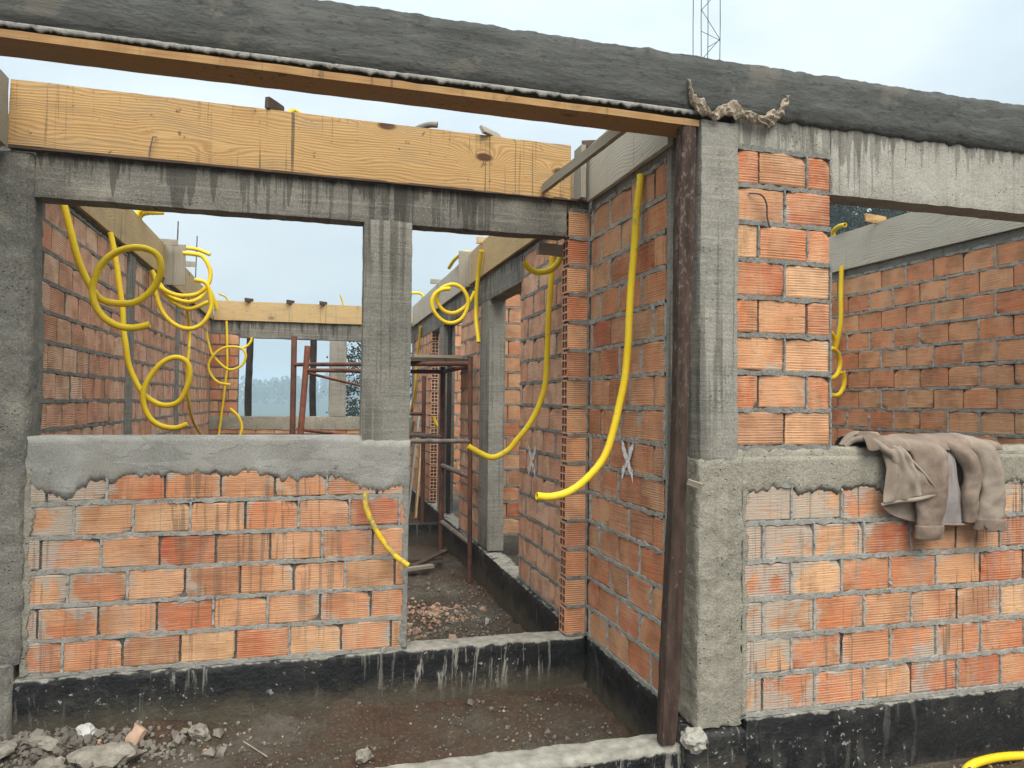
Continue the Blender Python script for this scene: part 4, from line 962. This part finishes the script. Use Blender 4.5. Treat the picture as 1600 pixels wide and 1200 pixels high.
def sleeve(cl, n=16, seed=0., wr=.006):
    """cl: (zx, zy, y, half width in zoom units, depth)"""
    P = resample([(JX(c[0]), c[2], JZ(c[1])) for c in cl], .008); W = resample([(c[3]*.00069, c[4], 0) for c in cl], 1e9)
    V = []; F = []; L = len(P)
    for i, p in enumerate(P):
        t = i/(L-1)*(len(cl)-1); j = min(int(t), len(cl)-2); u = t-j
        hw = (cl[j][3]*(1-u)+cl[j+1][3]*u)*.00069; hd = cl[j][4]*(1-u)+cl[j+1][4]*u
        tg = (P[min(i+1, L-1)]-P[max(i-1, 0)]).normalized(); ax = Vector((1, 0, 0)); dy = tg.cross(ax).normalized()
        for k in range(n):
            a = 2*math.pi*k/n
            w = 1+.30*(.5-abs(math.sin(i*.16+1.4*math.cos(a+seed)+2.5*noise.noise(Vector((i*.05, math.cos(a), math.sin(a)+seed))))))+.26*fbm(Vector((math.cos(a)*1.3, math.sin(a)*1.3, i*.07+seed)), 3)
            V.append(p+ax*math.cos(a)*hw*(1+.35*(w-1))+dy*math.sin(a)*hd*w)
    for i in range(L-1):
        for k in range(n): F.append((i*n+k, (i+1)*n+k, (i+1)*n+(k+1) % n, i*n+(k+1) % n))
    return V, F
def jpart(name, parts, m, sol=.006, sub=1, par=None):
    V = []; F = []
    for v, f in parts: b = len(V); V += v; F += [tuple(b+i for i in q) for q in f]
    o = link(name, pydata(name, V, F), M[m], par or jk, 180)
    if not par: o.matrix_parent_inverse = jinv
    if sol: md = o.modifiers.new('s', 'SOLIDIFY'); md.thickness = sol; md.offset = 0
    if sub: o.modifiers.new('u', 'SUBSURF').levels = sub; o.modifiers['u'].render_levels = sub
    return o
# the part lying over the wall top
def drape():
    V = []; F = []; n = 56; prof = [(-.055, -.02), (-.05, .02), (-.03, .045), (.01, .055), (.06, .05), (.11, .045), (.15, .02), (.165, -.05), (.17, -.16), (.165, -.24)]; m = len(prof)
    for i in range(n+1):
        s = i/n; x = JX(330)+(JX(1385)-JX(330))*s
        hump = .75+.3*math.sin(s*12.5+.3)+.12*math.sin(s*29)
        if s > .86: hump *= 1-.5*(s-.86)/.14
        for k, (y, z) in enumerate(prof):
            zz = 1.090+(z*hump if z > 0 else z)
            V.append(Vector((x+.012*noise.noise(Vector((s*9, k*.5, 2))), y+.010*noise.noise(Vector((s*14, k*.4, 7))), zz+.008*noise.noise(Vector((s*18, k*.6, 4))))))
    for i in range(n):
        for k in range(m-1): a = i*m+k; F.append((a, a+m, a+m+1, a+1))
    return V, F
flap = loft([(370, 205, .06), (455, 300, -.03), (470, 420, -.055), (445, 560, -.06), (412, 715, -.06)], [(560, 205, .05), (600, 300, -.055), (655, 420, -.085), (720, 530, -.09), (800, 640, -.088)], bulge=.018, wr=.010, seed=1.)
under = loft([(420, 720, -.045), (440, 750, -.045), (500, 800, -.042), (560, 830, -.04)], [(760, 640, -.04), (760, 740, -.04), (740, 820, -.04), (720, 890, -.04)], n=12, m=8, bulge=-.01, wr=.003, seed=2.)
panelR = loft([(1180, 250, .02), (1270, 330, -.035), (1310, 480, -.04), (1325, 650, -.035), (1335, 870, -.03)], [(1300, 265, .03), (1362, 380, -.02), (1388, 520, -.03), (1402, 680, -.03), (1425, 845, -.03)], bulge=.02, wr=.006, seed=3.)
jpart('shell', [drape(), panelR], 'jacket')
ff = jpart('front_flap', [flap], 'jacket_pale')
jpart('flap_lining', [under], 'jacket')
jpart('lining', [loft([(860, 250, .0), (890, 350, -.045), (900, 500, -.05), (890, 700, -.05), (872, 905, -.045)], [(1000, 270, .0), (1010, 380, -.045), (1030, 550, -.05), (1060, 750, -.05), (1085, 905, -.045)], bulge=.008, wr=.004, seed=5.)], 'lining')
sl1 = jpart('sleeve', [sleeve([(700, 215, .04, 130, .02), (770, 300, -.045, 150, .028), (790, 430, -.070, 128, .034), (785, 600, -.075, 122, .036), (775, 780, -.072, 112, .034), (768, 900, -.068, 96, .030)], seed=1.)], 'jacket', 0)
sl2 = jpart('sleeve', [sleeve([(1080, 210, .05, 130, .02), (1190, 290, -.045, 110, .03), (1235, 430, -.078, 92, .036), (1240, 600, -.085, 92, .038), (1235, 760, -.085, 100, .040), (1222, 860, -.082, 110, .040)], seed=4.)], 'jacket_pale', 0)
jpart('back_fold', [sleeve([(930, 225, .05, 110, .02), (1010, 280, -.045, 95, .028), (1075, 400, -.072, 75, .032), (1100, 520, -.076, 62, .032), (1085, 680, -.072, 60, .03), (1095, 880, -.06, 50, .024)], seed=7.)], 'jacket', 0)
jpart('cuff', [sleeve([(770, 890, -.068, 98, .033), (768, 940, -.068, 96, .034), (768, 1000, -.066, 94, .033)], seed=2., wr=.002)], 'jacket', .006, par=sl1)
jpart('cuff', [sleeve([(1222, 850, -.082, 114, .043), (1220, 890, -.082, 118, .045), (1218, 945, -.080, 118, .046)], seed=3., wr=.002)], 'jacket', .006, par=sl2)
jpart('cuff_opening', [sleeve([(1219, 900, -.081, 110, .040), (1218, 940, -.080, 112, .042), (1218, 941, -.080, 4, .002)], seed=3.)], 'cuff_dark', 0, 0, par=sl2)
# hems, seam and fastenings
def cord(name, pts, r, m='jacket', par=None):
    P = resample([(JX(p[0]), p[2], JZ(p[1])) for p in pts], .006)
    o = link(name, tube_mesh(name, P, r, 8, wob=.25), M[m], par or jk, 60)
    if not par: o.matrix_parent_inverse = jinv
cord('hem', [(412, 725, -.066), (480, 705, -.075), (580, 690, -.092), (690, 672, -.10), (805, 640, -.096)], .0085, 'jacket_pale', ff)
cord('hem', [(880, 895, -.058), (960, 900, -.062), (1080, 905, -.056)], .006)
cord('hem', [(1338, 880, -.04), (1380, 865, -.048), (1425, 845, -.04)], .006)
cord('placket', [(480, 240, -.02), (570, 330, -.072), (650, 440, -.098), (730, 550, -.104), (800, 632, -.098)], .0055, 'jacket_pale', ff)
cord('collar', [(265, 285, .03), (310, 235, .01), (370, 225, -.03), (440, 290, -.052), (500, 345, -.062), (520, 410, -.07)], .014, 'jacket_pale')
cord('collar', [(262, 290, .05), (330, 215, .05), (420, 200, .04), (520, 210, .04)], .018, 'jacket_pale')
cord('zip_pull', [(802, 650, -.10), (803, 700, -.10)], .0035, 'white_chip', ff)
bt = link('button', tube_mesh('button', [Vector((JX(1148), -.112, JZ(905))), Vector((JX(1148), -.121, JZ(905)))], .010, 14), M['button'], sl2)

# ================================================================ RUBBLE
def chunk(name, p, s, m, lb=None, cat=None, seed=0, flat=.7, group=None, sub=3):
    bm = bmesh.new(); bmesh.ops.create_icosphere(bm, subdivisions=sub, radius=1)
    for v in bm.verts:
        q = v.co+Vector((seed*3.3, seed, 0)); d = 1+.42*noise.noise(q*1.1)+.28*noise.noise(q*2.6)+.12*noise.noise(q*6)+.06*noise.noise(q*15)
        v.co = Vector((v.co.x*s[0], v.co.y*s[1], v.co.z*s[2]))*d
    me = bpy.data.meshes.new(name); bm.to_mesh(me); bm.free()
    o = link(name, me, M[m], None, 24); o.location = p; o.rotation_euler = (0, 0, seed*1.7)
    return tag(o, lb, cat, group)
def on(x, y): return gz(x, y)
def near(px): return px
for i, (x, y, s, m, lb) in enumerate((
    (-2.60, 1.02, (.05, .04, .035), 'white_chip', 'whitish lump lying against the tar at the lower left'),
    (-2.47, .80, (.13, .07, .045), 'stone', 'large tan concrete chunk at the lower left edge'),
    (-2.66, .78, (.085, .06, .045), 'stone', 'second tan chunk left of the large one'),
    (-2.90, .90, (.06, .05, .03), 'stone', 'grey pebble-sized lump in the lower left corner'),
    (-2.13, .98, (.055, .04, .035), 'stone', 'brownish lump at the foot of the tarred beam'),
    (-1.42, .62, (.035, .03, .03), 'stone', 'single grey stone near the front foundation beam'),
    (-2.75, .96, (.09, .04, .02), 'stone', 'flat slab of cement among the left rubble'))):
    chunk('rubble_stone', (x, y, on(x, y)+s[2]*.5), s, m, lb, 'stone', i+1, group='rubble stones')
def shard(p, s, rot, lb, m='brick_chip'):
    me = boxes_mesh('brick_shard', [(-s[0], s[0], -s[1], s[1], -s[2], s[2])], res=.02, amp=.006, freq=20, edge=.010, seed=p[0]*7)
    o = link('brick_shard', me, M[m], None, 40); o.location = p; o.rotation_euler = rot; return tag(o, lb, 'brick shard', 'broken brick shards')
shard((-2.40, .99, on(-2.40, .99)+.025), (.014, .04, .055), (.3, .5, 1.0), 'upright broken brick piece by the tarred beam')
shard((-2.93, .97, on(-2.93, .97)+.01), (.06, .025, .012), (.1, .1, .5), 'flat reddish brick piece at the lower left corner')
shard((-1.58, .43, on(-1.58, .43)+.02), (.025, .02, .02), (.2, .3, .4), 'small pink brick bit near the bottom edge')
shard((-.62, 2.9, on(-.62, 2.9)+.02), (.06, .02, .014), (.1, .2, -.5), 'pinkish brick sliver on the corridor floor')
shard((.50, -.075, -.275), (.05, .03, .025), (.1, .3, .3), 'left brick shard at the bottom edge by the tarred beam')
shard((.63, -.085, -.272), (.035, .025, .02), (.5, .2, .9), 'right brick shard at the bottom edge by the tarred beam')
shard((-.44, 2.42, on(-.44, 2.42)+.02), (.014, .012, .024), (.1, .2, .3), 'small white chip standing on the corridor floor', 'white_chip')
def gravel(name, spots, lb, m, seed):
    rng = random.Random(seed); V = []; F = []
    for (cx, cy, rx, ry, n, s0, s1) in spots:
        for _ in range(n):
            x = cx+rng.gauss(0, rx); y = cy+rng.gauss(0, ry)
            if -.24 < x < .06 or (1.09 < y < 1.31 and x < -.15) or (-.02 < y < .17 and x < -.1) or x < -2.96: continue
            s = rng.uniform(s0, s1)*(1+(rng.random() < .1)); c = Vector((x, y, gz(x, y)+s*.35)); b = len(V)
            rot = Matrix.Rotation(rng.random()*6, 3, 'Z') @ Matrix.Rotation(rng.random()*2, 3, 'X')
            for d in ((1, 0, 0), (-1, 0, 0), (0, 1, 0), (0, -1, 0), (0, 0, 1), (0, 0, -1), (.6, .6, .5), (-.6, .5, .6)):
                V.append(c+rot @ (Vector(d)*s*rng.uniform(.6, 1.15)))
            F += [(b+i, b+j, b+k) for i, j, k in ((0, 2, 6), (2, 4, 6), (4, 0, 6), (0, 5, 2), (2, 5, 1), (1, 5, 3), (3, 5, 0), (0, 4, 3), (3, 4, 7), (4, 2, 7), (2, 1, 7), (1, 3, 7))]
    tag(link(name, pydata(name, V, F), M[m]), lb, 'gravel', kind='stuff')
gravel('gravel', [(-2.6, .9, .25, .13, 1100, .003, .018), (-1.6, .7, .7, .3, 900, .002, .007), (-.5, .6, .25, .25, 240, .002, .010), (-.7, 2.3, .4, .6, 1100, .003, .014), (-.5, 3.4, .3, .6, 350, .003, .014), (1.0, -.12, .7, .06, 260, .003, .010)], 'grey gravel crumbs scattered over the soil', 'gravel', 3)
gravel('brick_crumbs', [(-.78, 2.75, .16, .22, 260, .006, .022), (-.95, 3.0, .15, .35, 120, .005, .016), (-2.4, .9, .3, .15, 40, .004, .012), (-1.2, .6, .6, .3, 30, .003, .009), (.8, -.12, .4, .04, 60, .004, .010)], 'pink crushed brick crumbs on corridor floor', 'brick_chip', 5)
# cement lump at the prop's foot
chunk('cement_lump', (-.19, -.02, -.06), (.055, .05, .045), 'white_chip', 'pale cement lump at the foot of the prop', 'cement lump', 9)
bpy.data.objects['cement_lump'].data.materials[0] = M['concrete_pale']
# twig
tag(link('twig', tube_mesh('twig', [Vector((-1.93, .86, on(-1.93, .86)+.03)), Vector((-1.82, .73, on(-1.82, .73)+.012))], .003, 6), M['wood_grey']), 'thin straw-coloured twig on the porch soil', 'twig')

# ================================================================ TREES AND FAR WOODED HILL
def tree(name, x, y, h, rx, lb, seed, n=170, leaf=.2, zlow=.25):
    rng = random.Random(seed); z0 = gz(x, y)
    t = empty(name, (x, y, z0), 0, lb, 'tree', 'trees beyond the walls')
    P = [Vector((.12*math.sin(i*.9+seed)*h*.03, .1*math.cos(i*.7)*h*.03, h*.93*i/12)) for i in range(13)]
    link('trunk', tube_mesh('trunk', P, lambda u: .028*h*(1-.85*u)*.5+.01, 8), M['bark'], t, 60)
    V = []; F = []; LV = []; LF = []
    for c in range(n):
        u = rng.random(); zc = h*(zlow+(1-zlow)*u); prof = (math.sin(math.pi*min(1, .12+u*.86))**.7)
        a = rng.random()*6.283; rr = rx*prof*math.sqrt(rng.uniform(.05, 1)); cc = Vector((rr*math.cos(a), rr*math.sin(a), zc))
        if c % 4 == 0:
            b0 = P[min(12, int(zc/h*11))]; me_v = [b0, b0.lerp(cc, .5)+Vector((0, 0, -.03*h)), cc]
            bb = len(LV)
            for i, q in enumerate(me_v):
                r = .006*h*(1-i*.4)
                LV += [q+Vector((r, 0, 0)), q+Vector((-r*.5, r*.8, 0)), q+Vector((-r*.5, -r*.8, 0))]
            for i in range(2):
                for k in range(3): LF.append((bb+i*3+k, bb+i*3+(k+1) % 3, bb+i*3+3+(k+1) % 3, bb+i*3+3+k))
        cs = rng.uniform(.10, .2)*rx+leaf
        for _ in range(34):
            d = Vector((rng.gauss(0, 1), rng.gauss(0, 1), rng.gauss(0, .75)))*cs*.6; p = cc+d
            e1 = Vector((rng.gauss(0, 1), rng.gauss(0, 1), rng.gauss(0, 1))).normalized(); e2 = e1.cross(Vector((rng.random(), rng.random(), rng.random()))).normalized()
            s = leaf*rng.uniform(.5, 1); b = len(V)
            V += [p-e1*s*.5, p+e2*s*.28, p+e1*s*.5, p-e2*s*.28]; F.append((b, b+1, b+2, b+3))
    link('crown', pydata('crown', V, F), M['foliage'], t); link('limbs', pydata('limbs', LV, LF), M['bark'], t)
tree('broadleaf_tree', .42, 22, 4.6, 1.15, 'leafy tree behind the second far back window opening', 3, leaf=.14, zlow=.12)
tree('broadleaf_tree', 20.9, 25.0, 11.5, 2.0, 'dark tree above the right room board, taller left one', 5, n=420, leaf=.26, zlow=.3)
tree('broadleaf_tree', 23.7, 25.2, 11.2, 1.9, 'dark tree above the right room board, thinner right one', 8, n=330, leaf=.26, zlow=.4)
def hillz(x, y):
    return -6+15*math.exp(-((y-520)/150)**2)*(.62+.25*math.sin(x*.012+1.2)+.18*math.sin(x*.031))+1.5*noise.noise(Vector((x*.02, y*.02, 0)))
hx = [-420+i*15 for i in range(60)]; hy = [250+i*18 for i in range(26)]
V = [(x, y, hillz(x, y)-.4) for y in hy for x in hx]; F = [(j*60+i, j*60+i+1, (j+1)*60+i+1, (j+1)*60+i) for j in range(25) for i in range(59)]
tag(link('hill', pydata('hill', V, F), M['far_foliage'], None, 180), kind='structure')
rng = random.Random(11); V = []; F = []
for i in range(1500):
    x = rng.uniform(-330, 330); y = rng.uniform(370, 560)
    z = hillz(x, y)-.6; h = rng.uniform(7, 12)*(1.25 if rng.random() < .12 else 1); r = h*rng.uniform(.16, .26)
    for k in range(26):
        u = rng.random(); a = rng.random()*6.28; rr = r*math.sin(math.pi*min(1, .2+.8*u))*rng.uniform(.3, 1.05)
        p = Vector((x+rr*math.cos(a), y+rr*math.sin(a), z+h*(.12+.88*u)))
        e1 = Vector((rng.gauss(0, 1), rng.gauss(0, .6), rng.gauss(0, 1))).normalized(); e2 = e1.cross(Vector((rng.random(), 1, rng.random()))).normalized(); s = rng.uniform(.6, 1.5); b = len(V)
        V += [p-e1*s, p+e2*s*.7, p+e1*s, p-e2*s*.7]; F.append((b, b+1, b+2, b+3))
tag(link('far_wood', pydata('far_wood', V, F), M['far_foliage']), 'misty bluish wood on the far hill', 'wood', kind='stuff')
# ================================================================ HAZE
HZ = pydata('haze', [(x, y, z) for z in (-14, 34) for x, y in ((gx[0]-50, gy[0]-50), (gx[-1]+50, gy[0]-50), (gx[-1]+50, gy[-1]+50), (gx[0]-50, gy[-1]+50))], [(0, 3, 2, 1), (4, 5, 6, 7), (0, 1, 5, 4), (1, 2, 6, 5), (2, 3, 7, 6), (3, 0, 4, 7)])
hm_ = bpy.data.materials.new('haze'); hm_.use_nodes = True; ht = hm_.node_tree
ht.nodes.remove(ht.nodes['Principled BSDF']); pv = ht.nodes.new('ShaderNodeVolumePrincipled')
pv.inputs['Color'].default_value = (.70, .86, 1, 1); pv.inputs['Density'].default_value = .0021; pv.inputs['Anisotropy'].default_value = .1
ht.links.new(pv.outputs[0], ht.nodes['Material Output'].inputs['Volume'])
tag(link('haze', HZ, hm_), 'pale mist filling the valley air', 'haze', kind='stuff')
